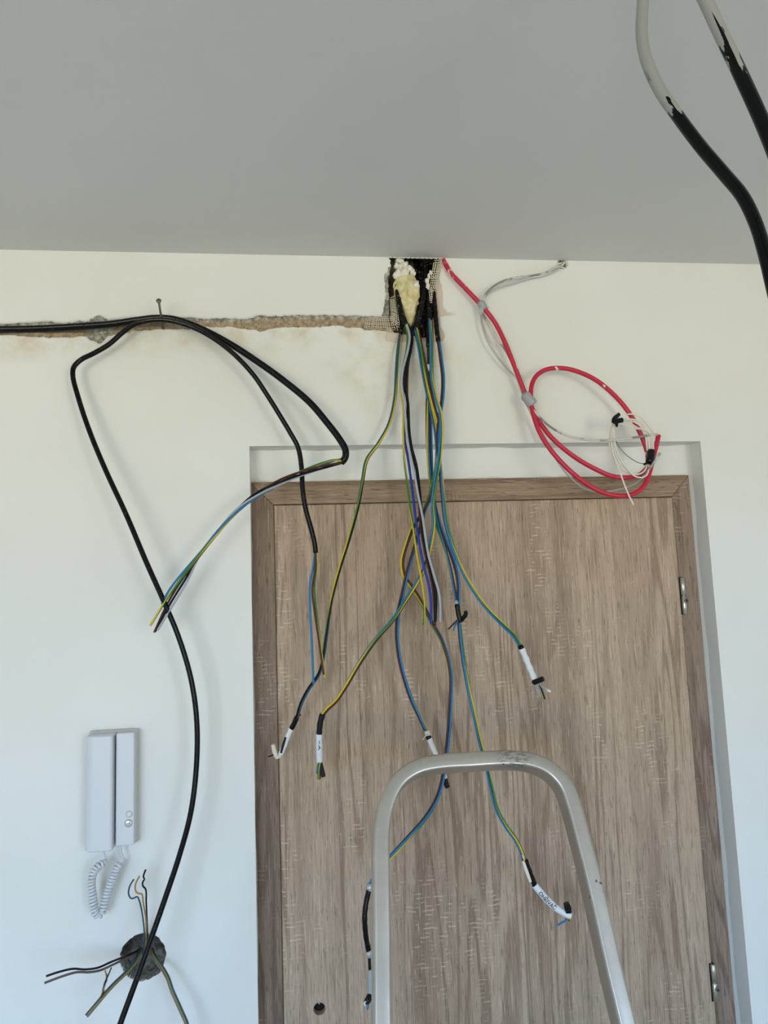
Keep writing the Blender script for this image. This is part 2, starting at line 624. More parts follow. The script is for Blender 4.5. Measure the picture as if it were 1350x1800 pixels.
# deeper groove along the upper side of the chase
depth = depth+.010*in_ch*sm(6, 1, np.abs(PY-(top*.6+bot*.4)))*sm(330, 230, PX)
raw = in_ch.copy()
brown = np.clip(in_ch*sm(top+2, top+6, PY)*1.0, 0, 1)
# pitted cement disc
dd = np.hypot((PX-171)/23, (PY-576)/22)+n_c*.16+n_f*.10
disc = sm(1.05, .92, dd)
depth = np.maximum(depth, disc*(.005+.004*(n_f > .1)+.002*n_f))
raw = np.maximum(raw, disc)
brown = brown*(1-disc*.85)
# the opening below the ceiling
el = np.interp(PY, [440, 456, 480, 520, 555, 580], [687, 687, 685, 684, 686, 690])+n_c*2.2+n_f*1.2
er = np.interp(PY, [440, 470, 500, 540, 575, 600], [778, 771, 763, 759, 760, 762])+n_c*1.5+n_f*1.0
eb = np.interp(PX, [684, 700, 720, 745, 765], [572, 583, 588, 590, 592])+n_c*2.5
hole = sm(-1.2, 1.2, PX-el)*sm(-1.2, 1.2, er-PX)*sm(-2.0, 2.5, eb-PY)
hd = .055*sm(600, 545, PY)*(1+.10*n_m)+.010
hd = hd*sm(2.575, 2.56, Z)
depth = np.where(Z > ZC-.0005, hole*.055*sm(2.575, 2.555, Z), np.maximum(depth, hole*hd))
raw = np.maximum(raw, hole)
brown = np.maximum(brown, hole*.9)
# bare grey plaster left of the opening, beige filler right of and below it
gl = np.interp(PY, [452, 470, 500, 540, 560, 575], [688, 680, 677, 675, 670, 662])+n_c*2.5+n_f*1.2
grey = sm(-1, 1, PX-gl)*sm(-1, 1, el+3-PX)*sm(470, 476, PY+n_c*6)*sm(583, 576, PY)
raw = np.maximum(raw, grey)
depth = np.maximum(depth, grey*.003)
br_ = np.interp(PY, [480, 500, 540, 553, 557, 575, 590, 600], [764, 776, 779, 790, 772, 775, 782, 778])+n_c*1.5
beige = sm(-1, 1, br_-PX)*sm(-1, 1, PX-(er-3))*sm(482, 490, PY)*sm(601, 597, PY)
beige2 = sm(678, 681, PX+n_c)*sm(732, 724, PX)*sm(602, 599, PY+n_c*2)*sm(574, 580, PY)
beige3 = sm(722, 728, PX)*sm(768, 760, PX)*sm(601, 597, PY)*sm(580, 585, PY)
beige = np.clip(beige+beige2+beige3, 0, 1)*(1-hole)
depth = np.maximum(depth, beige*.002)
# round socket hole
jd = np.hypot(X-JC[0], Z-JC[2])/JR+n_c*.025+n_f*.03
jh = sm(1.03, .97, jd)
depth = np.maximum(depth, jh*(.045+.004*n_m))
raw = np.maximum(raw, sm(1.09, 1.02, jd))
# crumbled hole at the ceiling on the right
bd = np.hypot((PX-988)/9, (PY-464)/9)+n_c*.3
bh = sm(1.05, .8, bd)
depth = np.where(Z > ZC, depth, np.maximum(depth, bh*.012))
raw = np.maximum(raw, bh*.8)
stain_shade = sm(60, 6, PY-bot)*sm(-2, 4, PY-bot)*sm(760, 650, PX)*.9
stain_shade = np.maximum(stain_shade, sm(760, 690, np.abs(PX-700)+np.abs(PY-640)*1.0+600)*.6)
stain_shade = stain_shade*(1-in_ch)*(1-disc)
stain_shade = np.maximum(stain_shade, sm(1.09, 1.02, jd)*(.75+.25*n_m))  # shade painted into the socket hole's colour
stain_shade = np.where(hole > .5, .35, stain_shade)  # weaker painted shade inside the opening under the ceiling
gapx = np.maximum(np.maximum(XL-X, X-XR), 0)
gapz = np.maximum(Z-ZT, 0)
und = (.0010*fbm(X*3, Z*3)+.0003*n_m)*sm(.001, .03, np.hypot(gapx, gapz))*sm(ZC, ZC-.02, Z)
Y = depth+und*(1-hole)
Y[Z >= ZC-.0003] = depth[Z >= ZC-.0003]

nz, nx = X.shape
V = np.stack([X, Y, Z], -1).reshape(-1, 3)
ii = np.arange(nz*nx).reshape(nz, nx)
quad = np.stack([ii[:-1, :-1], ii[:-1, 1:], ii[1:, 1:], ii[1:, :-1]], -1)
xc, zc_ = (xs[:-1]+xs[1:])/2, (zs[:-1]+zs[1:])/2
keep = ~((xc[None, :] > XL) & (xc[None, :] < XR) & (zc_[:, None] < ZT))
quad = quad[keep]
me = bpy.data.meshes.new('wall_front')
me.vertices.add(len(V))
me.vertices.foreach_set('co', V.ravel())
me.loops.add(quad.size)
me.loops.foreach_set('vertex_index', quad.ravel().astype(np.int32))
me.polygons.add(len(quad))
me.polygons.foreach_set('loop_start', np.arange(0, quad.size, 4, dtype=np.int32))
me.update(calc_edges=True)
me.validate()
ca = me.color_attributes.new('dmg', 'FLOAT_COLOR', 'POINT')
beige_raw = np.clip(beige, 0, 1)
cols = np.stack([np.clip(np.maximum(raw, 0), 0, 1), np.clip(brown, 0, 1), np.clip(stain_shade, 0, 1), np.clip(1-beige_raw, 0, 1)], -1)
ca.data.foreach_set('color', cols.reshape(-1).astype(np.float32))
me.polygons.foreach_set('use_smooth', [True]*len(me.polygons))
me.materials.append(M['wall'])
# beige filler colour, carried in the attribute's alpha
g = NG(M['wall'])
bc = g.b.inputs['Base Color'].links[0].from_socket
atn = [n for n in g.t.nodes if n.type == 'ATTRIBUTE'][0]
c2 = g.mix(g.math('SUBTRACT', 1.0, atn.outputs['Alpha'], True), bc, lin((206, 193, 177)))
g.l(c2, g.b.inputs['Base Color'])
wf = bpy.data.objects.new('wall_front', me)
COL.objects.link(wf)
tag(wf, 'white painted wall with a cut cable chase and a broken opening under the ceiling', 'wall', kind='structure')

# recess around the door
def strip(name, quads, m, label, cat):
    V, F = [], []
    for q in quads:
        n = len(V)
        V += list(q)
        F.append((n, n+1, n+2, n+3))
    o = build(name, V, F, m, smooth=False)
    return tag(o, label, cat, kind='structure')
# reveal as a subdivided, slightly uneven plaster surface
def reveal():
    V, F = [], []
    def sheet(fn, nu, nv):
        b = len(V)
        for i in range(nu+1):
            for j in range(nv+1):
                V.append(fn(i/nu, j/nv))
        for i in range(nu):
            for j in range(nv):
                a = b+i*(nv+1)+j
                F.append((a, a+1, a+nv+2, a+nv+1))
    wob = lambda t: .0012*math.sin(t*9.1)+.0008*math.sin(t*23.7+1)
    sheet(lambda u, v: (XL-.004*v+(XR-XL+.008*v)*u, YB*v, ZT+wob(u*3)*v), 60, 4)                  # soffit
    sheet(lambda u, v: (XR+wob(u*4)*v, YB*v, (ZT+.004*v)*(1-u)), 80, 4)                      # right reveal
    sheet(lambda u, v: (XL+wob(u*4+2)*v, YB*v, (ZT+.004*v)*(1-u)), 80, 4)                    # left reveal
    sheet(lambda u, v: (XL-.004+(XR-XL+.008)*u, YB, ZT+.004-(ZT+.004)*v), 20, 20)   # back
    o = build('wall_niche', V, F, M['white'])
    tag(o, 'shallow white plaster recess around the door', 'wall', kind='structure')
reveal()

tag(boxes('ceiling', [(ROOM_X0-.1, ROOM_X1+.1, ROOM_Y0-.1, 0.0, ZC, ZC+.14), (ROOM_X0-.1, ROOM_X1+.1, 0.0, .3, ZC+.10, ZC+.14)], M['ceiling']),
    'plain light grey ceiling', 'ceiling', kind='structure')
tag(boxes('floor', [(ROOM_X0-.1, ROOM_X1+.1, ROOM_Y0-.1, .3, -.1, 0)], M['floor']), 'wooden laminate floor below the frame', 'floor', kind='structure')
tag(boxes('wall_left', [(ROOM_X0-.1, ROOM_X0, ROOM_Y0-.1, 0.3, 0, ZC+.1)], M['white']), 'white side wall left of the camera', 'wall', kind='structure')
tag(boxes('wall_right', [(ROOM_X1, ROOM_X1+.1, ROOM_Y0-.1, 0.3, 0, ZC+.1)], M['white']), 'white side wall right of the camera', 'wall', kind='structure')
tag(boxes('wall_light_block', [(ROOM_X0, ROOM_X1, .22, .3, 0, ZC+.1)], M['white']), 'added unseen backing that blocks light behind the door wall', 'wall', kind='structure')  # added behind the wall, out of view, to stop world light leaking in
(ax0, ax1, wz0, wz1), (bx0, bx1, _, _) = WINDOWS
ya, yb_ = ROOM_Y0-.1, ROOM_Y0
tag(boxes('wall_rear', [(ROOM_X0, ROOM_X1, ya, yb_, 0, wz0), (ROOM_X0, ROOM_X1, ya, yb_, wz1, ZC),
                        (ROOM_X0, ax0, ya, yb_, wz0, wz1), (ax1, bx0, ya, yb_, wz0, wz1), (bx1, ROOM_X1, ya, yb_, wz0, wz1)], M['white']),
    'white wall with two windows behind the camera', 'wall', kind='structure')
for k, (x0, x1, z0, z1) in enumerate(WINDOWS):
    t = .05
    xm = (x0+x1)/2
    w_ = boxes('window_%d' % (k+1), [(x0, x0+t, ya+.02, ya+.08, z0, z1), (x1-t, x1, ya+.02, ya+.08, z0, z1), (x0+t, x1-t, ya+.02, ya+.08, z0, z0+t),
               (x0+t, x1-t, ya+.02, ya+.08, z1-t, z1), (xm-t/2, xm+t/2, ya+.02, ya+.08, z0+t, z1-t)], M['plastic'])
    tag(w_, ['white two-sash window behind the camera on the left', 'white two-sash window behind the camera on the right'][k], 'window', kind='structure')

# ------------------------------------------------------------------ door
door = thing('door_1', 'closed oak-laminate door without handle, set in a matching frame', 'door', (0.45, YF, 0), kind='structure')
FT, LTZ, LX0, LX1 = 2.03, 1.9843, 0.0461, 0.8587
fy0, fy1 = YF, YB+.03
# jambs and mitred head, front edges softened by a narrow chamfer
def prism(name, poly, m):
    """frame member: front outline (x, z), a narrow chamfer, then straight back"""
    n = len(poly)
    cx, cz = sum(p[0] for p in poly)/n, sum(p[1] for p in poly)/n
    c = .0007
    V = [(x+(c if x < cx else -c), fy0, z+(c if z < cz else -c)*(1 if abs(z) > 1e-6 else 0)) for x, z in poly]
    V += [(x, fy0+c, z) for x, z in poly]+[(x, fy1, z) for x, z in poly]
    F = [tuple(range(n))]
    for q in range(2):
        for k in range(n):
            a, b = q*n+k, q*n+(k+1) % n
            F.append((a, a+n, b+n, b))
    return build(name, V, F, m, door, smooth=False)
e = .0010
prism('frame_jamb', [(0.0, 0), (LX0-e, 0), (LX0-e, LTZ+.001), (0.0, FT-e)], M['frame'])
prism('frame_jamb', [(LX1+e, 0), (0.9, 0), (0.9, FT-e), (LX1+e, LTZ+.001)], M['frame'])
prism('frame_head', [(LX0-e, LTZ+.0015), (LX1+e, LTZ+.0015), (0.9, FT), (0.0, FT)], M['head'])
# leaf with the open spindle hole
hole_c = at(561.5, 1772, -YF)
def leaf():
    x0, x1, z0, z1 = LX0, LX1, .006, LTZ-.0005
    cx, cz, r = hole_c[0], hole_c[2], .0105
    yf = YF-.0035
    V, F = [], []
    angs = [2*math.pi*k/40 for k in range(40)]+[math.atan2(z-cz, x-cx) % (2*math.pi) for x in (x0, x1) for z in (z0, z1)]
    angs = sorted(angs)
    n = len(angs)
    ch = .002
    rings = []
    def outer(a, ins, y):
        c, s = math.cos(a), math.sin(a)
        t = min([((x1-ins-cx)/c if c > 1e-9 else 1e9), ((x0+ins-cx)/c if c < -1e-9 else 1e9),
                 ((z1-ins-cz)/s if s > 1e-9 else 1e9), ((z0+ins-cz)/s if s < -1e-9 else 1e9)])
        return (cx+c*t, y, cz+s*t)
    R1 = [(cx+r*math.cos(a), yf+.03, cz+r*math.sin(a)) for a in angs]
    R2 = [(cx+r*math.cos(a), yf+.0008, cz+r*math.sin(a)) for a in angs]
    R3 = [(cx+(r+.0008)*math.cos(a), yf, cz+(r+.0008)*math.sin(a)) for a in angs]
    R4 = [outer(a, ch, yf) for a in angs]
    R5 = [outer(a, 0, yf+ch) for a in angs]
    R6 = [outer(a, 0, yf+.035) for a in angs]
    for rg in (R1, R2, R3, R4, R5, R6):
        V += rg
    for q in range(5):
        for k in range(n):
            a, b = q*n+k, q*n+(k+1) % n
            F.append((a, b, b+n, a+n))
    return build('door_leaf', V, F, M['leaf'], door, smooth=False)
leaf()
hb = build('handle_hole_shade', *tube_geo([(hole_c[0], YF+.012, hole_c[2]), (hole_c[0], YF+.027, hole_c[2])], .0104, 20)[:2], M['dark'], door)  # dark plug standing in for the shade deep in the hole
tube('lock_spindle_nut', np.array([(hole_c[0]-.0005, YF+.003, hole_c[2]+.006), (hole_c[0]-.0005, YF+.012, hole_c[2]+.006)]), .0022, M['steel'], door, 8)

def hinge(p_top, p_bot, p_scr, nm):
    a, b, s = at(*p_top, .0), at(*p_bot, .0), at(*p_scr, .0)
    y = YF-.0045
    a, b, s = at(*p_top, -y), at(*p_bot, -y), at(*p_scr, -y)
    x = (a[0]+b[0])/2
    boxes('hinge_slot_shade', [(x-.0072, x+.002, YF-.0040, YF+.004, b[2]-.0005, a[2]+.001)], M['dark'], door)  # dark plate painted as the shade in the hinge mortise
    zm = a[2]+(b[2]-a[2])*.49
    def barrel(z0, z1, r):
        P = np.array([(x, y-.001, z0), (x, y-.001, z0+.0008), (x, y-.001, z1-.0008), (x, y-.001, z1)])
        return tube_geo(P, [r-.0008, r, r, r-.0008], 16)
    V, F, uv = barrel(b[2], zm-.0006, .0052)
    v2, f2, u2 = tube_geo(np.array([(x, y-.001, zm-.0012), (x, y-.001, zm+.0012)]), .004, 12, base=len(V))
    V += v2
    F += f2
    h = build(nm, V, F, M['steel'], door)
    v3, f3, u3 = barrel(zm+.0006, a[2], .0052)
    build('hinge_pin', v3, f3, M['steel'], h)
    P = np.array([(s[0], y-.0085, s[2]), (s[0], y-.004, s[2])])
    sc = build('hinge_screw', *tube_geo(P, .0042, 14)[:2], M['nail'], h)
    P = np.array([(s[0], y-.0090, s[2]), (s[0], y-.0080, s[2])])
    build('screw_socket', *tube_geo(P, .0018, 6)[:2], M['dark'], h)  # dark plug drawn for the shade in the screw's socket
hinge((1198.5, 1015), (1204, 1080), (1203.5, 1056), 'hinge')
hinge((1252.5, 1694), (1258, 1760), (1257.5, 1736), 'hinge')

# caulk bead along the frame
P = [(x, YB-.004-.001*math.sin(x*70), FT+.0015+.0012*math.sin(x*43)+.0007*math.sin(x*131)) for x in np.linspace(.004, .90, 120)]
tag(tube('trim_1', P, np.array([.0022+.0009*math.sin(i*.9)+.0006*math.sin(i*2.3) for i in range(120)]), M['white'], sides=6),
    'uneven white caulk bead along the top of the door frame', 'trim', kind='structure')

# ------------------------------------------------------------------ ladder (aluminium hoop in front of the door)
LAD_Y, LAD_Z, LEAN = -0.26, 1.56, 0.46
LN = np.array([0, -1.0, LEAN])
LN /= np.linalg.norm(LN)                                        # faces the camera
def on_ladder(px, py):
    v = ray(px, py)
    p0 = np.array([0, LAD_Y, LAD_Z])
    return CAM+v*(((p0-CAM)@LN)/(v@LN))
hoop_px = [(673, 1800), (672, 1640), (671, 1530), (672, 1455), (681, 1408), (701, 1370), (733, 1347), (772, 1338), (830, 1334), (895, 1331),
           (936, 1335), (972, 1351), (997, 1379), (1010, 1413), (1022, 1455), (1049, 1560), (1076, 1680), (1105, 1800)]
hp = [on_ladder(*q) for q in hoop_px]
core = spline(hp, .008)
def to_floor(a, b):
    d = (b-a)/np.linalg.norm(b-a)
    return b+d*((.012-b[2])/d[2])
l_end, r_end = to_floor(hp[1], hp[0]), to_floor(hp[-2], hp[-1])
core = np.vstack([np.linspace(l_end, core[0], 12)[:-1], core, np.linspace(core[-1], r_end, 12)[1:]])
LW, LD = .0235, .040
T = np.gradient(core, axis=0)
T /= np.linalg.norm(T, axis=1)[:, None]
inw = np.cross(T, LN[None, :])
inw /= np.linalg.norm(inw, axis=1)[:, None]
curv = np.linalg.norm(np.gradient(T, axis=0), axis=1)
prof = []
def rr(w, d, r, n=5):
    out = []
    for (cx, cy, a0) in ((w/2-r, -r, 0), (-w/2+r, -r, 90), (-w/2+r, -d+r, 180), (w/2-r, -d+r, 270)):
        for k in range(n):
            a = math.radians(a0+90*k/(n-1))
            out.append((cx+r*math.cos(a), cy+r*math.sin(a)))
    return out
prof = rr(LW, LD, .0045)
V, F = [], []
npf = len(prof)
ks = np.clip(curv/ (curv.max()+1e-9), 0, 1)
ks = np.convolve(ks, np.ones(5)/5, 'same')
for i in range(len(core)):
    for (a, b) in prof:
        k = ks[i]
        # the inner side of each bend is pressed in where the tube was formed
        dent = .0050*k*math.exp(-((b+LD*.45)/.010)**2) if a > 0 else 0
        V.append(core[i]+inw[i]*(a*(1-.05*k)-dent)*-1.0+LN*b)
for i in range(len(core)-1):
    for k in range(npf):
        a, b = i*npf+k, i*npf+(k+1) % npf
        F.append((a, b, b+npf, a+npf))
F.append(tuple(range(npf)))
F.append(tuple((len(core)-1)*npf+k for k in range(npf))[::-1])
lad = thing('step_ladder', 'aluminium step ladder with a bent tube hoop standing before the door', 'ladder', ((l_end[0]+r_end[0])/2, l_end[1], 0))
build('hoop_rail', V, F, M['alu'], lad)
M['alu'].node_tree.nodes['scuff'].inputs[1].default_value = tuple(on_ladder(905, 1331)-LOC[lad.name])
# treads and rear legs below the frame
def rail_at(z, a, b):
    return a+(b-a)*((z-a[2])/(b[2]-a[2]))
def slab(name, p, q, depth_, th, m):
    """tread between two rail points"""
    V, F = box_geo(p[0], q[0], p[1]-depth_*.5, p[1]+depth_*.5, p[2]-th, p[2], bev=.002)
    return build(name, V, F, m, lad, smooth=False)
for z in (.24, .48, .72):
    slab('tread', rail_at(z, hp[0], l_end), rail_at(z, hp[-1], r_end), .085, .028, M['alu'])
pl, pr = rail_at(.96, hp[0], l_end), rail_at(.96, hp[-1], r_end)
V, F = box_geo(pl[0], pr[0], pl[1]-.05, pl[1]+.16, .93, .96, bev=.003)
build('platform', V, F, M['alu'], lad, smooth=False)
for (p, e) in ((pl, l_end), (pr, r_end)):
    boxp = np.array([(p[0], p[1]+.13, .94), (e[0], -.06, .012)])
    tube('rear_leg', boxp, .011, M['alu'], lad, 8)
for e in (l_end, r_end):
    boxes('rubber_foot', [(e[0]-.016, e[0]+.016, e[1]-.012, e[1]+.034, 0, .03)], M['tape_black'], lad, bev=.004)

# ------------------------------------------------------------------ cables
def bundle(parent, P, wires, r=.0020, spread=None, twist=9.0, phase=0.0, gap=0.0, wob=.0, seed=0):
    """wires: list of (part name, material, phase); each is its own mesh, laid round the path P"""
    rg = random.Random(seed)
    T, N, B = frames(P)
    s = np.concatenate([[0], np.cumsum(np.linalg.norm(np.diff(P, axis=0), axis=1))])
    n = len(wires)
    if spread is None:
        spread = r*1.06/math.sin(math.pi/max(n, 2)) if n > 1 else 0
    out = []
    for k, (nm, m, dend) in enumerate(wires):
        a = phase+2*math.pi*k/max(n, 1)+twist*s+wob*np.sin(s*21+k*2+seed)
        sp = spread*(1+gap*(.5+.5*np.sin(s*13+k*2.1+seed*1.7)))
        Q = P+(np.cos(a)*sp)[:, None]*N+(np.sin(a)*sp)[:, None]*B
        if dend:
            cut = max(4, len(Q)-int(dend/.004))
            Q = Q[:cut]
        out.append(tube(nm, Q, r, m, parent, 8))
    return out

BL, BR, YG = 'wire_blue', 'wire_brown', 'wire_earth'
def three(dB=0, dR=0, dY=0):
    return [(BL, M['blue'], dB), (BR, M['brown'], dR), (YG, M['yg'], dY)]

def sleeve(parent, name, spec, r, m, sides=10, step=.004):
    P = path(spec, step)
    rr_ = np.full(len(P), r)*(1+.05*np.sin(np.arange(len(P))*1.7))
    rr_[0] *= .9
    rr_[-1] *= .9
    return tube(name, P, rr_, m, parent, sides)

def flap(parent, name, quad, m, th=.0012):
    """thin bent flap of cut sheath or tape; quad = list of (px,py,d) ribbon centre line and width"""
    spec, w = quad
    P = path(spec, .003)
    T, N, B = frames(P)
    V, F = [], []
    n = len(P)
    for i in range(n):
        k = .75+.25*math.sin(math.pi*i/(n-1))
        b = B[i]*w*.5*k
        for sgn, off in ((-1, th/2), (1, th/2), (1, -th/2), (-1, -th/2)):
            V.append(P[i]+b*sgn+N[i]*off+N[i]*w*.12*(-1 if off > 0 else -1))
    for i in range(n-1):
        for k in range(4):
            a, b = i*4+k, i*4+(k+1) % 4
            F.append((a, b, b+4, a+4))
    F.append((0, 1, 2, 3))
    F.append(tuple((n-1)*4+k for k in range(4))[::-1])
    return build(name, V, F, m, parent, smooth=False)

def wire1(parent, name, spec, r, m, sides=8):
    return tube(name, path(spec, .003), r, m, parent, sides)

G_HOLE = 'cables hanging from the opening under the ceiling'

# A: thin dark cable, leftmost of the bunch, ends low at the left jamb
A = thing('stripped_cable', 'leftmost thin cable of the bunch, ending in a curled white tip by the jamb', 'cable', at(703, 585, .0), G_HOLE)
sleeve(A, 'sheath', [(701, 500, -.02), (703, 545, -.012), (706, 572, -.002), (704, 590, .006)], .0036, M['black_hole'])
pa = path([(704, 588, .007), (699, 620, .02), (696, 660, .028), (694, 700, .03), (684, 745, .035), (665, 780, .04), (645, 808, .045), (638, 840, .045), (630, 885, .04),
           (614, 945, .035), (597, 1000, .03), (582, 1060, .03), (573, 1120, .03), (567, 1160, .03), (560, 1185, .032), (543, 1210, .034), (530, 1235, .033), (522, 1262, .03)])
bundle(A, pa, [(BL, M['teal'], 0), ('wire_black', M['blackw'], 0), (YG, M['yg'], 0)], r=.00165, twist=7, seed=1)
sleeve(A, 'sheath', [(522, 1260, .030), (517, 1272, .028), (512, 1281, .026)], .0048, M['black'])
sleeve(A, 'white_tape', [(513, 1278, .026), (504, 1299, .022), (497, 1318, .020), (492, 1327, .020)], .0046, M['white_tape'])
sleeve(A, 'white_tape', [(493, 1326, .02), (487, 1331, .022), (483, 1322, .026), (480, 1309, .03)], .0042, M['mesh'])
wire1(A, 'wire_stub', [(484, 1324, .024), (478, 1328, .028), (471, 1330, .03)], .0012, M['tape_black'])
wire1(A, 'wire_stub', [(521, 1263, .032), (526, 1258, .035), (529, 1256, .036)], .0014, M['brown'])
flap(A, 'sheath_flap', ([(502, 1296, .028), (497, 1312, .026), (494, 1324, .025)], .0045), M['tape_black'])

# B: heavy five-core cable cut square in front of the door
B_ = thing('stripped_cable', 'five-core cable with loose grey, black and dark blue wires cut square before the door', 'cable', at(712, 570, .0), G_HOLE)
sleeve(B_, 'sheath', [(699, 500, -.004), (700, 520, .0), (704, 545, .004), (711, 566, .008), (713, 572, .009)], .0058, M['black_hole'])
wire1(B_, YG, [(712, 570, .010), (716, 585, .014), (715, 612, .026), (707, 650, .036), (704, 680, .04), (709, 720, .044), (709, 765, .045), (711, 810, .045), (716, 850, .046), (720, 890, .047),
               (726, 925, .05), (733, 975, .052), (741, 1020, .054), (746, 1060, .054), (746, 1080, .054), (745, 1099, .054)], .0021, M['yg'])
wire1(B_, 'wire_grey', [(715, 570, .014), (720, 590, .022), (717, 615, .032), (708, 650, .044), (706, 675, .046), (711, 710, .05), (714, 755, .052), (718, 785, .054), (728, 830, .056),
                        (735, 870, .058), (742, 905, .06), (748, 945, .062), (753, 975, .062), (763, 1012, .062), (772, 1045, .062), (774, 1070, .062), (774, 1094, .062)], .0023, M['greyw'])
wire1(B_, 'wire_black', [(717, 570, .012), (724, 592, .018), (722, 615, .027), (714, 650, .04), (712, 675, .042), (717, 710, .046), (719, 755, .048), (723, 785, .05), (732, 820, .052),
                         (737, 860, .053), (741, 905, .054), (746, 950, .056), (754, 985, .057), (762, 1020, .058), (766, 1045, .058), (765, 1093, .058)], .0029, M['blackw'])
bw = wire1(B_, 'wire_dark_blue', [(716, 571, .008), (721, 595, .014), (718, 620, .023), (710, 655, .034), (709, 690, .037), (713, 730, .042), (711, 770, .044), (717, 805, .047), (722, 840, .05),
                             (727, 880, .053), (731, 915, .056), (737, 955, .058), (745, 995, .06), (753, 1025, .06), (757, 1050, .06), (758, 1097, .06)], .0024, M['dark_blue'])
bb = wire1(B_, 'wire_brown', [(716, 573, .006), (722, 600, .013), (717, 650, .036), (716, 700, .042), (719, 760, .045), (728, 825, .049), (736, 880, .051), (740, 930, .053), (750, 985, .055),
                         (760, 1030, .056), (763, 1060, .056), (765, 1100, .056)], .0021, M['brown'])
for (w_, x, y, d) in ((bw, 758, 1099.5, .060), (bb, 765, 1101.5, .056)):
    wire1(w_, 'copper_end', [(x, y-3, d), (x+.3, y+1, d)], .0011, M['copper'])

# C: swings left, crosses under the bunch, runs behind the ladder hoop and rail
C_ = thing('stripped_cable', 'three-core cable passing behind the ladder hoop to a black tip left of its rail', 'cable', at(732, 575, .0), G_HOLE)
sleeve(C_, 'sheath', [(744, 470, -.02), (742, 500, -.012), (737, 540, -.002), (732, 570, .008), (730, 580, .01)], .0052, M['black_hole'])
pc = path([(730, 578, .011), (736, 608, .022), (741, 640, .03), (749, 680, .036), (757, 715, .04), (765, 750, .045), (769, 790, .046), (766, 830, .046), (757, 870, .044), (744, 898, .04),
           (728, 922, .034), (715, 955, .03), (707, 988, .028), (711, 1012, .028), (725, 1033, .030), (742, 1060, .034), (760, 1095, .04), (775, 1122, .045), (786, 1155, .05), (792, 1190, .05),
           (791, 1240, .05), (788, 1290, .05), (784, 1330, .05), (778, 1372, .055), (768, 1405, .06), (748, 1438, .065), (720, 1470, .07), (695, 1497, .075), (672, 1522, .08), (656, 1545, .08), (650, 1556, .08)])
bundle(C_, pc, three(), twist=6, phase=.4, seed=2)
sleeve(C_, 'sheath', [(650, 1558, .08), (644, 1585, .085), (641, 1612, .088), (643, 1645, .088), (648, 1672, .086), (649, 1680, .085)], .0045, M['black'])
sleeve(C_, 'tape', [(651, 1553, .08), (649, 1566, .081)], .0058, M['foil'])
sleeve(C_, 'tape', [(648.5, 1670, .086), (649.5, 1682, .085)], .0052, M['foil'])
sleeve(C_, 'sheath', [(649, 1682, .085), (650, 1704, .084)], .0026, M['tape_black'])
sleeve(C_, 'white_tape', [(651, 1704, .082), (652, 1735, .08), (652, 1750, .08)], .0050, M['grey_tape'])
sleeve(C_, 'sheath', [(652, 1748, .08), (648, 1756, .085), (644, 1762, .09)], .0055, M['tape_black'])
wire1(C_, 'wire_stub', [(648, 1758, .086), (647, 1768, .09), (646, 1775, .092)], .0016, M['blue'])
wire1(C_, 'wire_stub', [(643, 1760, .092), (640, 1764, .094), (642, 1768, .095)], .0014, M['corewhite'])

# D: ends in a white tape behind the hoop
D_ = thing('stripped_cable', 'three-core cable ending in a white taped tip behind the top of the ladder hoop', 'cable', at(735, 578, .0), G_HOLE)
sleeve(D_, 'sheath', [(748, 468, -.014), (747, 500, -.004), (742, 540, .006), (736, 568, .016), (733, 580, .018)], .0050, M['black_hole'])
pd = path([(733, 578, .019), (739, 606, .03), (747, 645, .04), (755, 685, .048), (764, 720, .054), (772, 750, .058), (772, 790, .060), (766, 830, .058), (758, 865, .054), (747, 895, .046), (737, 930, .04),
           (727, 965, .036), (716, 1005, .034), (707, 1045, .033), (699, 1085, .033), (698, 1120, .034), (703, 1160, .036), (712, 1195, .038), (724, 1230, .038), (737, 1258, .038), (749, 1284, .038)])
bundle(D_, pd, three(), twist=5, phase=2.4, seed=3)
sleeve(D_, 'sheath', [(750, 1284, .038), (754, 1296, .038)], .0050, M['mesh'])
sleeve(D_, 'sheath', [(752, 1293, .0385), (755, 1300, .039)], .0052, M['tape_black'])
sleeve(D_, 'white_tape', [(754, 1297, .039), (760, 1312, .04), (768, 1330, .04), (777, 1352, .04), (782, 1368, .04)], .0050, M['white_tape'])
sleeve(D_, 'sheath', [(781, 1368, .04), (785, 1380, .04), (787, 1384, .04)], .0050, M['tape_black'])
wire1(D_, 'paper_strip', [(752, 1290, .044), (746, 1296, .048), (743, 1301, .05)], .0008, M['mesh'])

# E: sweeps left over the door
E_ = thing('stripped_cable', 'three-core cable sweeping down left to a white label tape with black ends', 'cable', at(756, 562, .0), G_HOLE)
sleeve(E_, 'sheath', [(741, 462, -.03), (746, 490, -.016), (752, 525, -.004), (755, 555, .014), (755, 563, .016)], .0054, M['black_hole'])
pe = path([(755, 562, .017), (757, 595, .03), (758, 640, .044), (759, 668, .050), (766, 700, .06), (774, 728, .068), (776, 760, .072), (773, 800, .072), (766, 845, .068), (761, 885, .062), (763, 920, .056),
           (757, 960, .05), (746, 1000, .046), (733, 1025, .046), (715, 1053, .048), (692, 1088, .05), (660, 1125, .05), (632, 1165, .05), (607, 1207, .05), (590, 1232, .05), (575, 1246, .048), (567, 1256, .046)])
bundle(E_, pe, three(), twist=3.2, phase=.2, seed=4)
sleeve(E_, 'sheath', [(567, 1255, .046), (563, 1270, .044), (561, 1292, .042)], .0054, M['tape_black'])
tapeE = sleeve(E_, 'white_tape', [(561, 1290, .042), (561, 1312, .040), (562, 1340, .038)], .0058, M['white_tape'], 14)
flap(E_, 'sheath_flap', ([(562, 1338, .042), (565, 1352, .046), (569, 1366, .05)], .0095), M['tape_black'])
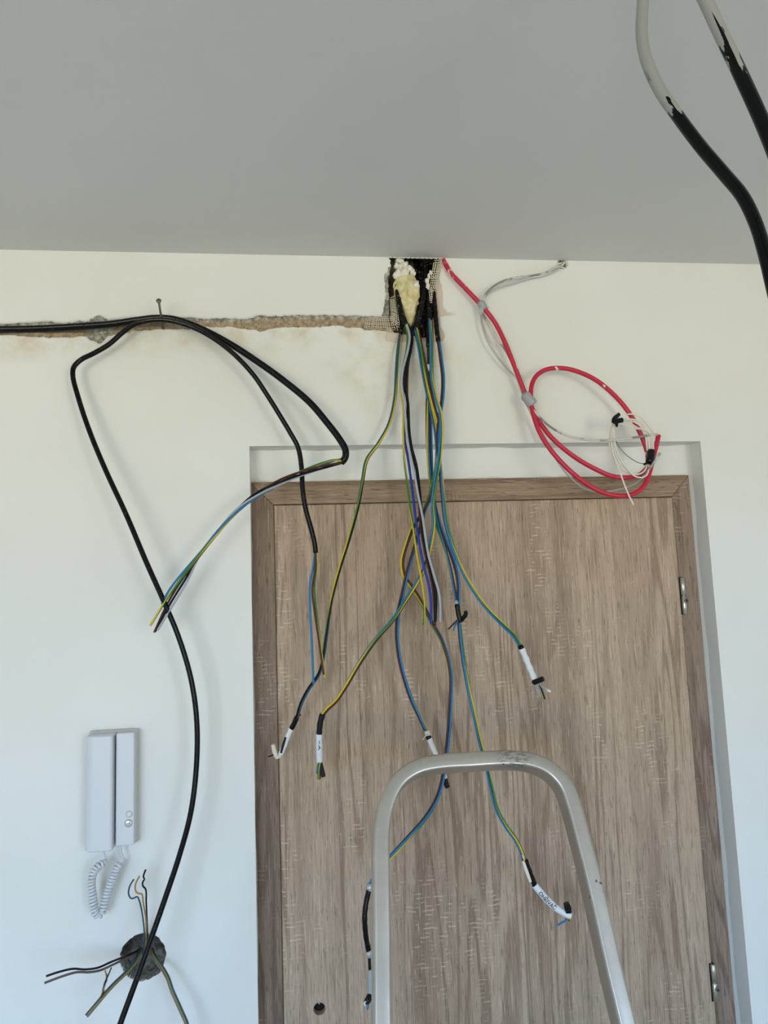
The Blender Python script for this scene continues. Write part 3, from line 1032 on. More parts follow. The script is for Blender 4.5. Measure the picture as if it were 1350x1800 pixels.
wire1(E_, 'wire_stub', [(561, 1340, .04), (558, 1352, .042), (557, 1360, .042)], .0018, M['blue'])
wire1(E_, 'wire_stub', [(562, 1340, .042), (560, 1356, .045), (560, 1370, .046)], .0018, M['yg'])
wire1(E_, 'wire_stub', [(563, 1342, .04), (563, 1358, .043), (562, 1370, .043)], .0016, M['brown'])

# F1: short cable with the black taped knot
F1 = thing('stripped_cable', 'short thin cable ending in a black taped knot in the middle of the door', 'cable', at(752, 600, .0), G_HOLE)
sleeve(F1, 'sheath', [(750, 464, -.024), (753, 500, -.01), (754, 550, .006), (752, 590, .02), (753, 611, .024)], .0042, M['black_hole'])
pf = path([(753, 610, .025), (754, 640, .032), (752, 690, .036), (751, 740, .040), (752, 800, .042), (757, 850, .042), (762, 885, .040), (768, 920, .038), (780, 958, .038), (790, 995, .04), (798, 1035, .042), (802, 1058, .044)])
bundle(F1, pf, [(BR, M['brown'], 0), (BL, M['blue'], 0), (YG, M['yg'], 0)], r=.0017, twist=8, phase=1.0, seed=5)
sleeve(F1, 'white_tape', [(753, 641, .036), (755, 653, .036)], .0046, M['white_tape'])
sleeve(F1, 'white_tape', [(801, 1056, .044), (803, 1063, .045)], .0042, M['grey_tape'])
bt_ = sleeve(F1, 'black_tape', [(803, 1062, .046), (806, 1080, .048), (810, 1094, .050)], .0046, M['tape_black'])
flap(bt_, 'tape_flap', ([(811, 1092, .052), (814, 1087, .058), (819, 1080, .062), (818, 1074, .064)], .0085), M['tape_black'])
wire1(F1, 'wire_stub', [(806, 1088, .05), (798, 1096, .054), (788, 1106, .058)], .0016, M['brown'])
wire1(F1, 'wire_stub', [(806, 1090, .05), (800, 1100, .052), (797, 1109, .053)], .0015, M['blue'])

# F2: long cable with the lettered tape
F2 = thing('stripped_cable', 'longest three-core cable, passing behind the hoop to a white tape lettered in capitals', 'cable', at(757, 606, .0), G_HOLE)
sleeve(F2, 'sheath', [(755, 462, -.03), (758, 500, -.012), (759, 545, .004), (757, 562, .010)], .0046, M['black_hole'])
pf2 = path([(757, 560, .010), (759, 610, .018), (757, 680, .026), (756, 740, .03), (757, 800, .034), (759, 850, .034), (764, 890, .034), (774, 925, .034), (787, 958, .036), (799, 990, .04), (806, 1022, .042), (807, 1060, .042),
            (808, 1100, .044), (812, 1140, .048), (817, 1175, .05), (824, 1215, .05), (834, 1260, .05), (844, 1305, .05), (855, 1345, .05), (864, 1385, .05), (875, 1425, .05), (892, 1455, .05), (908, 1478, .05), (918, 1500, .05), (921, 1512, .05)])
bundle(F2, pf2, three(), twist=4.5, phase=3.6, seed=6)
wire1(F2, 'copper_end', [(918, 1503, .054), (921, 1510, .054)], .0012, M['corewhite'])
sleeve(F2, 'sheath', [(923, 1511, .05), (929, 1528, .05), (936, 1546, .05), (942, 1560, .05)], .0050, M['black'])
flap(F2, 'tape_flap', ([(920, 1514, .055), (926, 1532, .056), (933, 1551, .056)], .0055), M['mesh'])
TP = path([(940, 1556, .05), (948, 1566, .052), (960, 1580, .054), (975, 1594, .056), (990, 1604, .058), (1003, 1611, .060)], .002)
tapeF = tube('white_tape', TP, np.full(len(TP), .0060), M['white_tape'], F2, 20)
flap(F2, 'sheath_flap', ([(1001, 1607, .064), (999, 1598, .068), (996, 1590, .070), (995, 1586, .070)], .0120), M['tape_black'])
wire1(F2, 'wire_stub', [(1000, 1612, .06), (993, 1619, .064), (987, 1622, .066), (981, 1626, .068)], .0020, M['blue'])
wire1(F2, 'wire_stub', [(1002, 1613, .062), (1000, 1618, .066)], .0018, M['brown'])
wire1(F2, 'wire_stub', [(997, 1615, .064), (1003, 1616, .066)], .0013, M['yg'])

def lettering(parent, text, P, r, s0, s1, ang0, height, m, facing=(0, -1, 0)):
    cu = bpy.data.curves.new('lettering', 'FONT')
    cu.body = text
    cu.size = 1.0
    cu.align_x = 'LEFT'
    cu.resolution_u = 3
    cu.offset = .018
    o = bpy.data.objects.new('lettering_tmp', cu)
    COL.objects.link(o)
    dg = bpy.context.evaluated_depsgraph_get()
    tm = bpy.data.meshes.new_from_object(o.evaluated_get(dg))
    bm = bmesh.new()
    bm.from_mesh(tm)
    bmesh.ops.triangulate(bm, faces=bm.faces[:])
    bmesh.ops.subdivide_edges(bm, edges=[e for e in bm.edges if e.calc_length() > .15], cuts=2)
    bmesh.ops.triangulate(bm, faces=bm.faces[:])
    V, F = merge_bm(bm)
    bm.free()
    bpy.data.objects.remove(o)
    bpy.data.curves.remove(cu)
    bpy.data.meshes.remove(tm)
    V = np.array(V)
    lo, hi = V.min(0), V.max(0)
    Tn = np.gradient(P, axis=0)
    Tn /= np.linalg.norm(Tn, axis=1)[:, None]
    s = np.concatenate([[0], np.cumsum(np.linalg.norm(np.diff(P, axis=0), axis=1))])
    f = np.array(facing, float)
    out = []
    for v in V:
        u = (v[0]-lo[0])/(hi[0]-lo[0])
        w = (v[1]-lo[1])/(hi[1]-lo[1])-.5
        q = s0+(s1-s0)*u
        c = np.array([np.interp(q, s, P[:, k]) for k in range(3)])
        t = np.array([np.interp(q, s, Tn[:, k]) for k in range(3)])
        n = f-t*(f@t)
        n /= np.linalg.norm(n)
        b = np.cross(n, t)
        a = ang0+w*height/r
        out.append(c+(r+.00025)*(math.cos(a)*n+math.sin(a)*b))
    return build('lettering', out, F, m, parent, smooth=False)
sl = np.concatenate([[0], np.cumsum(np.linalg.norm(np.diff(TP, axis=0), axis=1))])[-1]
toc = CAM-TP[len(TP)//2]
lettering(tapeF, 'OHŘIVAČ', TP, .0060, sl*.15, sl*.62, 0.0, .0100, M['ink'], toc/np.linalg.norm(toc))
tE = path([(561, 1290, .042), (561, 1312, .040), (562, 1340, .038)], .002)
lettering(tapeE, '<A', tE, .0058, .010, .028, 0.0, .004, M['ink'], (0, -1, .1))

# G: rightmost
G_ = thing('stripped_cable', 'rightmost cable of the bunch, ending in a spiral white tape with grey foil strips', 'cable', at(770, 596, .0), G_HOLE)
sleeve(G_, 'sheath', [(759, 462, -.02), (761, 500, -.004), (765, 545, .010), (768, 580, .020), (771, 602, .024)], .0048, M['black_hole'])
pg = path([(771, 601, .025), (775, 630, .035), (779, 665, .045), (778, 700, .052), (773, 735, .058), (770, 775, .062), (774, 820, .064), (778, 865, .064), (783, 915, .062), (796, 962, .06), (814, 1006, .058), (838, 1046, .056),
           (862, 1076, .054), (888, 1102, .052), (904, 1118, .05), (914, 1135, .05)])
bundle(G_, pg, three(), twist=4.0, phase=5.2, seed=7)
sleeve(G_, 'sheath', [(914, 1134, .05), (918, 1143, .05)], .0052, M['black'])
P = path([(917, 1140, .05), (924, 1157, .05), (931, 1174, .05), (940, 1195, .05)], .0015)
tube('white_tape', P, np.array([.0058+.0005*math.sin(i*.55) for i in range(len(P))]), M['white_tape'], G_, 12)
sleeve(G_, 'sheath', [(937, 1200, .052), (945, 1197, .058), (955, 1193, .066)], .0050, M['tape_black'])
for (spec, w) in (([(941, 1199, .052), (945, 1212, .054), (950, 1225, .056)], .0062), ([(948, 1202, .052), (957, 1210, .056), (968, 1216, .058)], .0045)):
    flap(G_, 'foil_strip', (spec, w), M['greycab'])
wire1(G_, 'wire_stub', [(948, 1203, .05), (953, 1215, .052), (958, 1229, .053)], .0016, M['tape_black'])
wire1(G_, 'wire_stub', [(950, 1216, .054), (954, 1228, .055), (955, 1231, .055)], .0009, M['yg'])

# plain cables that stay in the opening
for k, spec in enumerate(([(733, 458, -.03), (738, 490, -.014), (744, 530, -.006), (741, 572, .004), (743, 592, -.002)],
                          [(729, 456, -.035), (734, 480, -.02), (741, 520, -.012), (747, 560, -.004), (748, 590, -.004)])):
    P = path(spec)
    o = tube('cable_stub', P, .0050, M['black_hole'], None, 8, origin=P[-1])
    tag(o, ['dusty black cable beside the yellow foam inside the opening', 'dusty black cable running down the middle of the opening'][k], 'cable', G_HOLE)

# ------------------------------------------------------------------ cables from the chase, hung over the nail
ndl0, ndl1 = at(286.5, 577, -.004), at(279, 529, .060)
nail = thing('wall_nail', 'bent-up steel nail driven into the chase, holding the black cables', 'nail', ndl0)
tube('shank', np.array([ndl0, ndl0+(ndl1-ndl0)*.5, ndl1]), np.array([.0021, .0021, .0021]), M['nail'], nail, 10)
dn = (ndl1-ndl0)/np.linalg.norm(ndl1-ndl0)
tube('head', np.array([ndl1-dn*.001, ndl1+dn*.0006, ndl1+dn*.0018]), np.array([.0046, .0050, .0046]), M['nail'], nail, 14)

I_ = thing('chase_cable', 'thick black cable from the wall chase ending in five loose coloured wires at left', 'cable', at(0, 579, .0), 'black cables hung over the nail')
ip = [(-1500, 579, .002), (-800, 579, .002), (-300, 579, .002), (0, 579, .002), (80, 577, .003), (150, 573, .005), (200, 569, .010), (240, 563, .014), (275, 559, .019), (305, 561, .022), (345, 574, .026), (400, 602, .034), (450, 634, .042), (500, 670, .05),
      (545, 708, .058), (575, 743, .062), (597, 772, .064), (607, 790, .064), (607, 804, .064), (602, 811, .064)]
tube('sheath', path(ip, .005), .0064, M['black'], I_, 12)
lead = [(603, 811, .064), (585, 815, .065), (540, 829, .066), (490, 850, .066), (450, 872, .068), (415, 900, .07), (385, 933, .072), (350, 977, .074)]
ends = [('wire_earth', 'yg', [(322, 1012, .078), (295, 1050, .082), (264, 1100, .086)]), ('wire_blue', 'blue', [(320, 1008, .078), (297, 1038, .08), (284, 1062, .082)]),
        ('wire_grey', 'greyw', [(330, 1020, .076), (305, 1062, .08), (277, 1108, .084)]), ('wire_black', 'blackw', [(326, 1018, .075), (300, 1060, .078), (273, 1110, .082)]),
        ('wire_brown', 'brown', [(322, 1016, .074), (296, 1058, .076), (271, 1112, .080)])]
for k, (nm, mm, tail) in enumerate(ends):
    Pm = [at(*q) for q in lead]
    a0 = 2*math.pi*k/5
    Q = []
    for j, p in enumerate(Pm):
        a = a0+j*.9
        sp = (.0034 if j == 0 else .0052)*(1+.35*math.sin(j*1.1+k))
        Q.append(p+np.array([math.sin(a)*sp*.5, -math.cos(a)*sp, math.sin(a)*sp*1.1]))
    Q += [at(*q) for q in tail]
    tube(nm, spline(Q, .004), .0020, M[mm], I_, 8)
sleeve(I_, 'sheath_edge', [(604, 810, .064), (600, 812, .064)], .0067, M['tape_black'])

K_ = thing('chase_cable', 'thin black cable looped over the nail, its tail hanging down past the socket hole', 'cable', at(280, 560, .02), 'black cables hung over the nail')
kp = [(150, 2380, .06), (140, 2200, .14), (158, 2000, .165), (188, 1870, .150), (211, 1801, .135), (240, 1722, .118), (262, 1660, .105), (290, 1580, .09), (315, 1505, .08), (335, 1430, .075), (345, 1350, .07), (346, 1270, .07), (336, 1195, .072), (314, 1120, .075), (287, 1055, .08),
      (258, 990, .08), (222, 905, .075), (185, 825, .065), (157, 757, .055), (137, 697, .045), (128, 660, .04), (130, 645, .038), (143, 632, .036), (165, 621, .034), (192, 605, .032), (215, 585, .032), (235, 571, .033), (258, 564, .034), (283, 562, .036),
      (310, 566, .038), (345, 578, .040), (380, 598, .044), (415, 626, .048), (447, 661, .05), (470, 695, .05), (490, 727, .05), (508, 757, .05), (524, 787, .05), (530, 822, .05), (532, 860, .05), (537, 893, .05), (547, 930, .05), (553, 955, .05), (555, 972, .05)]
tube('sheath', path(kp, .005), .0046, M['black'], K_, 12)
wire1(K_, 'wire_blue', [(553, 970, .05), (551, 995, .05), (545, 1025, .052), (545, 1070, .052), (548, 1130, .05), (551, 1202, .05)], .0021, M['blue'])
wire1(K_, 'wire_brown', [(555, 970, .052), (554, 1000, .053), (549, 1035, .052), (553, 1075, .052), (561, 1130, .05), (569, 1186, .048)], .0019, M['brown'])
wire1(K_, 'wire_earth', [(556, 970, .05), (557, 995, .05), (553, 1030, .049), (556, 1075, .048), (563, 1130, .047), (571, 1191, .045)], .0019, M['yg'])

# ------------------------------------------------------------------ red cable coil with grey and white cables
RD = thing('signal_cable', 'red sheathed cable coiled in a loop above the right side of the door', 'cable', at(782, 462, .0))
def q2(x, y, d):
    return (780+x/3.2143, 430+y/3.2143, d)
rp = [(777, 452, -.012), (782, 462, .003)]+[q2(*p) for p in (
    (40, 160, .010), (120, 245, .015), (205, 335, .018), (285, 435, .020), (340, 540, .022), (385, 650, .024), (430, 765, .026), (470, 865, .028), (500, 925, .032), (540, 1000, .036), (600, 1080, .042), (680, 1155, .048), (770, 1220, .05),
    (860, 1270, .052), (950, 1308, .052), (1040, 1316, .052), (1110, 1298, .05), (1150, 1255, .046), (1152, 1190, .042), (1135, 1125, .040), (1105, 1055, .040), (1060, 970, .040), (1000, 890, .040), (930, 820, .040), (860, 766, .040), (770, 722, .04),
    (680, 699, .04), (590, 703, .04), (530, 735, .04), (500, 785, .04), (492, 850, .042), (500, 930, .044), (535, 1045, .05), (590, 1140, .056), (660, 1225, .062), (750, 1310, .066), (850, 1378, .068), (940, 1413, .068),
    (1020, 1420, .068), (1090, 1400, .066), (1140, 1350, .064), (1165, 1280, .062), (1185, 1200, .06), (1205, 1120, .058), (1213, 1078, .056))]
tube('sheath', path(rp, .005), .0046, M['red'], RD, 12)
gt_ = sleeve(RD, 'grey_tape', [(844, 530, .018), (848, 537, .018), (853, 544, .019)], .0082, M['grey_tape'])
flap(gt_, 'tape_flap', ([(846, 540, .024), (845, 547, .022), (844, 553, .02)], .006), M['grey_tape'])
sleeve(RD, 'grey_tape', [(923, 694, .036), (930, 703, .040), (937, 712, .040)], .0108, M['grey_tape'])
# white cores wound in a small coil
def coil(cxp, cyp, rx, ry, tilt, d, a0, a1, n=26):
    pts = []
    for k in range(n+1):
        a = math.radians(a0+(a1-a0)*k/n)
        x, y = rx*math.cos(a), ry*math.sin(a)
        c, s = math.cos(tilt), math.sin(tilt)
        pts.append((cxp+c*x-s*y, cyp+s*x+c*y, d+.004*math.sin(a*1.3)))
    return pts
def q6(x, y, d):
    return (1050+x/9.0, 700+y/9.0, d)
cores = [
    [(940, 570, .060), (880, 530, .064), (800, 430, .066), (700, 310, .066), (600, 260, .064), (520, 250, .062), (460, 262, .060)],
    [(940, 575, .062), (860, 560, .066), (740, 500, .068), (600, 480, .07), (480, 440, .07), (380, 405, .07), (300, 380, .068)],
    [(790, 830, .064), (770, 640, .066), (740, 510, .068), (660, 420, .07), (540, 360, .07), (420, 350, .07), (310, 350, .068), (250, 400, .066), (215, 500, .066), (190, 640, .066), (200, 780, .066), (260, 930, .066), (330, 1060, .066), (440, 1160, .066), (560, 1190, .066), (680, 1140, .066), (780, 1040, .064)],
    [(825, 830, .066), (810, 640, .068), (775, 500, .07), (690, 390, .072), (560, 335, .074), (420, 335, .074), (310, 360, .072), (260, 440, .072), (245, 560, .072), (250, 700, .072), (290, 860, .072), (360, 1010, .072), (460, 1120, .072), (580, 1200, .072), (690, 1190, .072), (760, 1130, .07), (790, 1050, .068)],
    [(860, 830, .064), (845, 650, .066), (830, 560, .068), (740, 440, .07), (620, 380, .07), (480, 360, .068), (340, 380, .066), (270, 440, .07), (265, 560, .074), (275, 700, .075), (320, 850, .075), (390, 1000, .075), (480, 1120, .075), (590, 1230, .075), (700, 1255, .074), (780, 1215, .072), (815, 1120, .07), (815, 1050, .068)],
    [(890, 830, .066), (880, 690, .068), (860, 590, .07), (760, 505, .072), (640, 470, .072), (520, 400, .07), (400, 375, .07), (300, 395, .07), (235, 480, .07), (220, 640, .07), (235, 800, .07), (270, 930, .07), (320, 1060, .072), (370, 1200, .074), (430, 1370, .076), (500, 1540, .078), (575, 1690, .08)],
]
for c in cores:
    tube('core_wire', path([q6(*p) for p in c], .004), .0016, M['corewhite'], RD, 8)
tube('drain_wire', path([q6(300, 680, .066), q6(360, 790, .064), q6(450, 890, .064), q6(560, 970, .064), q6(660, 1025, .064), q6(750, 1035, .064)], .004), .0009, M['greycab'], RD, 6)
bt1 = sleeve(RD, 'black_tape', [q6(855, 820, .064), q6(845, 920, .065), q6(820, 1030, .066)], .0078, M['tape_black'], 12)
bt2 = sleeve(RD, 'black_tape', [q6(255, 400, .070), q6(320, 360, .072), q6(400, 345, .073)], .0052, M['tape_black'])
flap(bt2, 'tape_flap', ([q6(255, 390, .074), q6(265, 330, .078), q6(310, 290, .08), q6(360, 245, .082)], .0085), M['tape_black'])
flap(bt2, 'tape_flap', ([q6(290, 370, .074), q6(310, 410, .078), q6(305, 450, .08)], .005), M['tape_black'])
flap(bt1, 'tape_flap', ([q6(800, 1020, .07), q6(760, 1035, .072), q6(735, 1050, .073)], .004), M['tape_black'])

GC = thing('flat_cable', 'pale grey flat cable from a small ceiling hole, taped along the red cable', 'cable', HB)
gp = [(991, 456, -.006), (986, 468, .004)]+[q2(*p) for p in ((640, 125, .008), (580, 158, .011), (500, 176, .014), (420, 186, .018), (340, 205, .022), (270, 245, .024), (230, 290, .024), (217, 335, .022),
      (222, 390, .020), (255, 450, .022), (300, 530, .022), (345, 590, .018), (400, 700, .018), (440, 800, .022), (475, 890, .040), (520, 950, .048), (590, 1020, .052), (680, 1072, .056), (780, 1098, .062), (880, 1106, .076), (980, 1102, .082), (1090, 1088, .080), (1190, 1072, .066), (1205, 1074, .06))]
P = path(gp, .005)
tube('sheath', P, .0023, M['greycab'], GC, 8)
gp2 = [(989, 456, -.004), (984, 470, .006)]+[q2(*p) for p in ((620, 150, .010), (560, 175, .010), (480, 190, .010), (400, 215, .012), (310, 240, .014), (255, 275, .016), (222, 315, .018), (208, 370, .018),
       (215, 440, .018), (245, 540, .018), (300, 630, .016), (355, 700, .014), (410, 755, .014), (450, 860, .020), (500, 970, .022), (550, 1080, .026), (620, 1190, .030), (700, 1300, .032), (790, 1375, .034), (860, 1395, .036), (960, 1390, .04), (1060, 1360, .044), (1120, 1320, .05), (1160, 1270, .07), (1195, 1220, .08), (1222, 1178, .084))]
tube('foil_screen', path(gp2, .005), .0019, M['foil'], GC, 8)
tube('cut_end', path([q2(1160, 1270, .074), q2(1190, 1228, .082), q2(1222, 1178, .086)], .003), .0026, M['greycab'], GC, 8)
V, F = [], []
for k in range(9):        # crumbs of broken plaster round the hole
    a = k*2.4
    p = at(988+rng.uniform(-8, 9), 464+rng.uniform(-2, 8), .001)
    v, f = box_geo(p[0]-.002, p[0]+.002, p[1]-.002, p[1]+.001, p[2]-.0016, p[2]+.0016, bev=.0006)
    n = len(V)
    V += v
    F += [tuple(i+n for i in q) for q in f]
o = build('plaster_crumbs', V, F, M['plaster'], GC)
o['kind'] = 'stuff'

# ------------------------------------------------------------------ foam, plaster lumps and fibre mesh in the opening
fc = at(716, 522, -.008)
bm = bmesh.new()
bmesh.ops.create_icosphere(bm, subdivisions=5, radius=1.0)
V, F = merge_bm(bm)
bm.free()
V = np.array(V)
wz = np.interp(V[:, 2], [-1, -.6, 0, .5, 1], [.55, .75, 1.0, 1.05, .9])
nn = fbm(V[:, 0]*2.2+V[:, 1]*1.3+4, V[:, 2]*3.4+V[:, 1]*1.1, 3)
nn2 = fbm(V[:, 0]*6+V[:, 1]*4+9, V[:, 2]*9+V[:, 1]*3, 2)
rad = 1+.20*nn+.10*nn2
FV = np.stack([V[:, 0]*.0240*wz*rad+.004*-V[:, 2], V[:, 1]*.020*wz*rad, V[:, 2]*.062*(1+.05*nn)], 1)
fo = thing('insulation_foam', 'lumpy pale yellow expanding foam stuck in the opening under the ceiling', 'foam', fc)
build('foam_body', FV+fc, F, M['foam'], fo)
bm = bmesh.new()
bmesh.ops.create_icosphere(bm, subdivisions=3, radius=1.0)
SV, SF = merge_bm(bm)
bm.free()
SV = np.array(SV)
for (x, y, d, r) in ((704, 459, -.006, .0062), (702, 470, .002, .0075), (710, 467, .001, .0062), (719, 471, .006, .0052), (700, 482, .004, .0080), (712, 478, .006, .0085), (727, 480, .004, .0050), (730, 500, .005, .0062)):
    c = at(x, y, d)
    k = 1+.55*fbm(SV[:, 0]*1.6+x, SV[:, 2]*1.6+SV[:, 1]+y, 3)
    build('plaster_lump', SV*k[:, None]*r*np.array([1.25, .8, 1.1])+c, SF, M['plaster'], fo)
lump = thing('plaster_blob', 'small white plaster blob on the right rim of the opening beside the fibre mesh', 'plaster', at(751, 495, .0))
for (x, y, d, r) in ((752, 502, .006, .0048), (751, 494, .005, .0045), (754, 486, .004, .004), (757, 479, .003, .0035)):
    c = at(x, y, d)
    k = 1+.25*fbm(SV[:, 0]*2+x, SV[:, 2]*2+SV[:, 1]+y, 3)
    build('lump', SV*k[:, None]*r*np.array([.8, .8, 1.5])+c, SF, M['plaster'], lump)

def mesh_patch(name, label, grid, nu, nv, r=.0006, drop=.0):
    """strands woven over a bilinear patch given by 4 corner specs"""
    c = [at(*q) for q in grid]
    o = c[0]
    V, F = [], []
    rg = random.Random(len(label))
    S = lambda u, v: (c[0]*(1-u)*(1-v)+c[1]*u*(1-v)+c[2]*u*v+c[3]*(1-u)*v)+np.array([0, -.003*math.sin(u*3.1)*math.sin(v*3.1)+.0012*math.sin(u*17+v*9), .0006*math.sin(u*23)])
    def strand(fn):
        P = np.array([fn(t) for t in np.linspace(0, 1, 12)])
        v, f, _ = tube_geo(P, r, 5, base=len(V))
        V.extend(v)
        F.extend(f)
    for i in range(nu):
        u = min(1, max(0, (i+rg.uniform(-.15, .15))/(nu-1)))
        a, b = rg.uniform(0, .12), rg.uniform(.88, 1.0)
        strand(lambda t: S(u, a+(b-a)*t))
    for j in range(nv):
        v_ = min(1, max(0, (j+rg.uniform(-.15, .15))/(nv-1)))
        a, b = rg.uniform(0, .05), rg.uniform(.92, 1.0)
        strand(lambda t: S(a+(b-a)*t, v_))
    ob = build(name, V, F, M['mesh'], None, origin=o)
    return tag(ob, label, 'mesh')
mesh_patch('fibre_mesh', 'cream glass-fibre mesh strip where the chase meets the opening', [(644, 559, .001), (692, 556, .003), (699, 581, .004), (640, 577, .001)], 15, 7)
mesh_patch('fibre_mesh', 'torn cream fibre mesh hanging on the right rim of the opening', [(763, 458, .003), (778, 457, .003), (766, 512, .004), (755, 510, .004)], 5, 14, .0008)
mesh_patch('fibre_mesh', 'loose end of fibre mesh below the torn strip on the right rim', [(754, 508, .004), (762, 509, .004), (761, 532, .005), (756, 532, .005)], 3, 8, .0007)
mesh_patch('fibre_mesh', 'narrow upright strip of fibre mesh on the left rim of the opening', [(686, 524, .0), (695, 520, -.006), (703, 577, .002), (688, 566, .003)], 5, 14, .0007)

lip = [at(x, 456.5+.8*math.sin(x*.31), .0005+.001*math.sin(x*.9)) for x in np.linspace(684, 782, 60)]
lip = np.array([(p[0], p[1], ZC-.0008) for p in lip])
tag(tube('trim_2', lip, np.array([.0011+.0005*math.sin(i*1.3)+.0003*math.sin(i*2.9) for i in range(60)]), M['plaster'], sides=6),
    'thin ragged plaster lip between the ceiling and the opening', 'trim', kind='structure')

# ------------------------------------------------------------------ two painted cables hanging from the ceiling near the camera
def near_cable(label, spec, r, m, dist):
    pts = [CAM+ray(x, y)*k for (x, y, k) in spec]
    # up to the ceiling slab
    p0 = pts[0]
    up = [np.array([p0[0]-.02, p0[1]+.01, ZC+.004]), np.array([p0[0]-.008, p0[1]+.003, (p0[2]*.35+ZC*.65)])] if p0[2] < ZC-.04 else [np.array([p0[0]-.002, p0[1]+.004, ZC+.012])]
    P = spline(up+pts, .005)
    o = thing('ceiling_cable', label, 'cable', P[0], 'paint-splashed cables hanging from the ceiling')
    tube('sheath', P, r, m, o, 16)
    T_ = P[-1]-P[-2]
    T_ /= np.linalg.norm(T_)
    for k, mm in enumerate(('blue', 'brown', 'yg')):
        a = 2.1*k
        off = np.array([math.cos(a), math.sin(a), 0])*.0022
        tube(['wire_blue', 'wire_brown', 'wire_earth'][k], np.array([P[-1]+off-T_*.01, P[-1]+off+T_*.02, P[-1]+off*1.8+T_*.05]), .0017, M[mm], o, 8)
    s = np.concatenate([[0], np.cumsum(np.linalg.norm(np.diff(P, axis=0), axis=1))])
    pp = np.array([proj(p)[1] for p in P])
    return P, s, pp, o
m1 = painted_cable_mat('paint_splashed_sheath', .0, .05)
m2 = painted_cable_mat('paint_splashed_sheath_thick', .0, .30)
def set_edge(m, v):
    for n in m.node_tree.nodes:
        if n.name == 'paint_edge':
            n.outputs[0].default_value = v
P1, s1, y1, _ = near_cable('paint-splashed black cable with a sharp kink hanging from the ceiling, left of the pair',
                       [(1131, -40, .74), (1130, 0, .735), (1128, 60, .725), (1136, 105, .715), (1158, 155, .705), (1192, 205, .69), (1232, 258, .675), (1272, 305, .66), (1305, 345, .65), (1328, 392, .64), (1343, 440, .63), (1360, 510, .62), (1385, 620, .62), (1400, 760, .62)], .0056, m1, .7)
set_edge(m1, float(np.interp(205, y1[np.argsort(y1)], s1[np.argsort(y1)])))
P2, s2, y2, _ = near_cable('paint-splashed black cable at the right edge of the photo, right of the pair',
                       [(1222, -40, .62), (1240, 0, .615), (1264, 52, .61), (1291, 108, .60), (1320, 170, .59), (1340, 215, .585), (1362, 270, .58), (1395, 370, .57), (1420, 500, .57)], .0056, m2, .6)
set_edge(m2, float(np.interp(125, y2[np.argsort(y2)], s2[np.argsort(y2)])))

# ------------------------------------------------------------------ wall intercom
b0, b1 = at(171, 1284, .004), at(243, 1478, .004)
IX0, IX1, IZ0, IZ1 = b0[0]-.012, b1[0], b1[2]-.001, b0[2]
ic = thing('wall_intercom', 'white wall intercom handset with two buttons and a coiled cord', 'intercom', ((IX0+IX1)/2, 0, IZ0))
boxes('back_plate', [(IX0, IX1, -.012, .0, IZ0, IZ1)], M['plastic_side'], ic, bev=.0025, smooth=False)
sp_x = IX0+(IX1-IX0)*.58
boxes('body_cover', [(sp_x+.0015, IX1-.002, -.030, -.0115, IZ0+.001, IZ1-.003)], M['plastic'], ic, bev=.0025, smooth=False)
# handset: long shell with a rounded left flank
def shell():
    x0, x1, z0, z1 = IX0, sp_x-.0010, IZ0-.003, IZ1-.004
    pr = [(x0, -.012), (x0, -.030)]
    for k in range(9):
        a = math.radians(180-90*k/8)
        pr.append((x0+.018+.018*math.cos(a), -.030-.012*math.sin(a)))
    pr += [(x1-.004, -.0425), (x1-.001, -.0410), (x1, -.038), (x1, -.012)]
    V, F = [], []
    n = len(pr)
    for (z, k) in ((z0, .0022), (z0+.0022, 0), (z1-.0022, 0), (z1, .0022)):
        cx, cy = (x0+x1)/2, -.025
        for (x, y) in pr:
            V.append((x+(k if x < cx else -k), y+(k if y < cy else 0), z))
    for i in range(3):
        for k in range(n):
            a, b = i*n+k, i*n+(k+1) % n
            F.append((a, b, b+n, a+n))
    F.append(tuple(range(n))[::-1])
    F.append(tuple(3*n+k for k in range(n)))
    return build('handset', V, F, M['plastic'], ic, smooth=False)
shell()
for (x, y, r, h) in ((227, 1431, .0046, .0015), (226, 1447, .0058, .0022)):
    c = at(x, y, .030)
    P = np.array([(c[0], -.0298, c[2]), (c[0], -.0298-h*.7, c[2]), (c[0], -.0298-h, c[2])])
    bt = tube('button', P, np.array([r, r, r*.72]), M['plastic'] if r < .005 else M['chrome'], ic, 20)
    if r > .005:      # key symbol
        kv, kf, _ = tube_geo(np.array([(c[0]+.0010+.0013*math.cos(a), -.0298-h-.0002, c[2]+.0013*math.sin(a)) for a in np.linspace(0, 6.28, 13)]), .0003, 5)
        k2, f2, _ = tube_geo(np.array([(c[0]-.0003, -.0298-h-.0002, c[2]), (c[0]-.0033, -.0298-h-.0002, c[2])]), .0003, 5, base=len(kv))
        build('key_symbol', kv+k2, kf+f2, M['nail'], bt)
    ring = np.array([(c[0]+(r+.0006)*math.cos(a), -.0301, c[2]+(r+.0006)*math.sin(a)) for a in np.linspace(0, 2*math.pi, 25)])
    tube('button_ring', ring, .0006, M['plastic_side'], bt, 6)
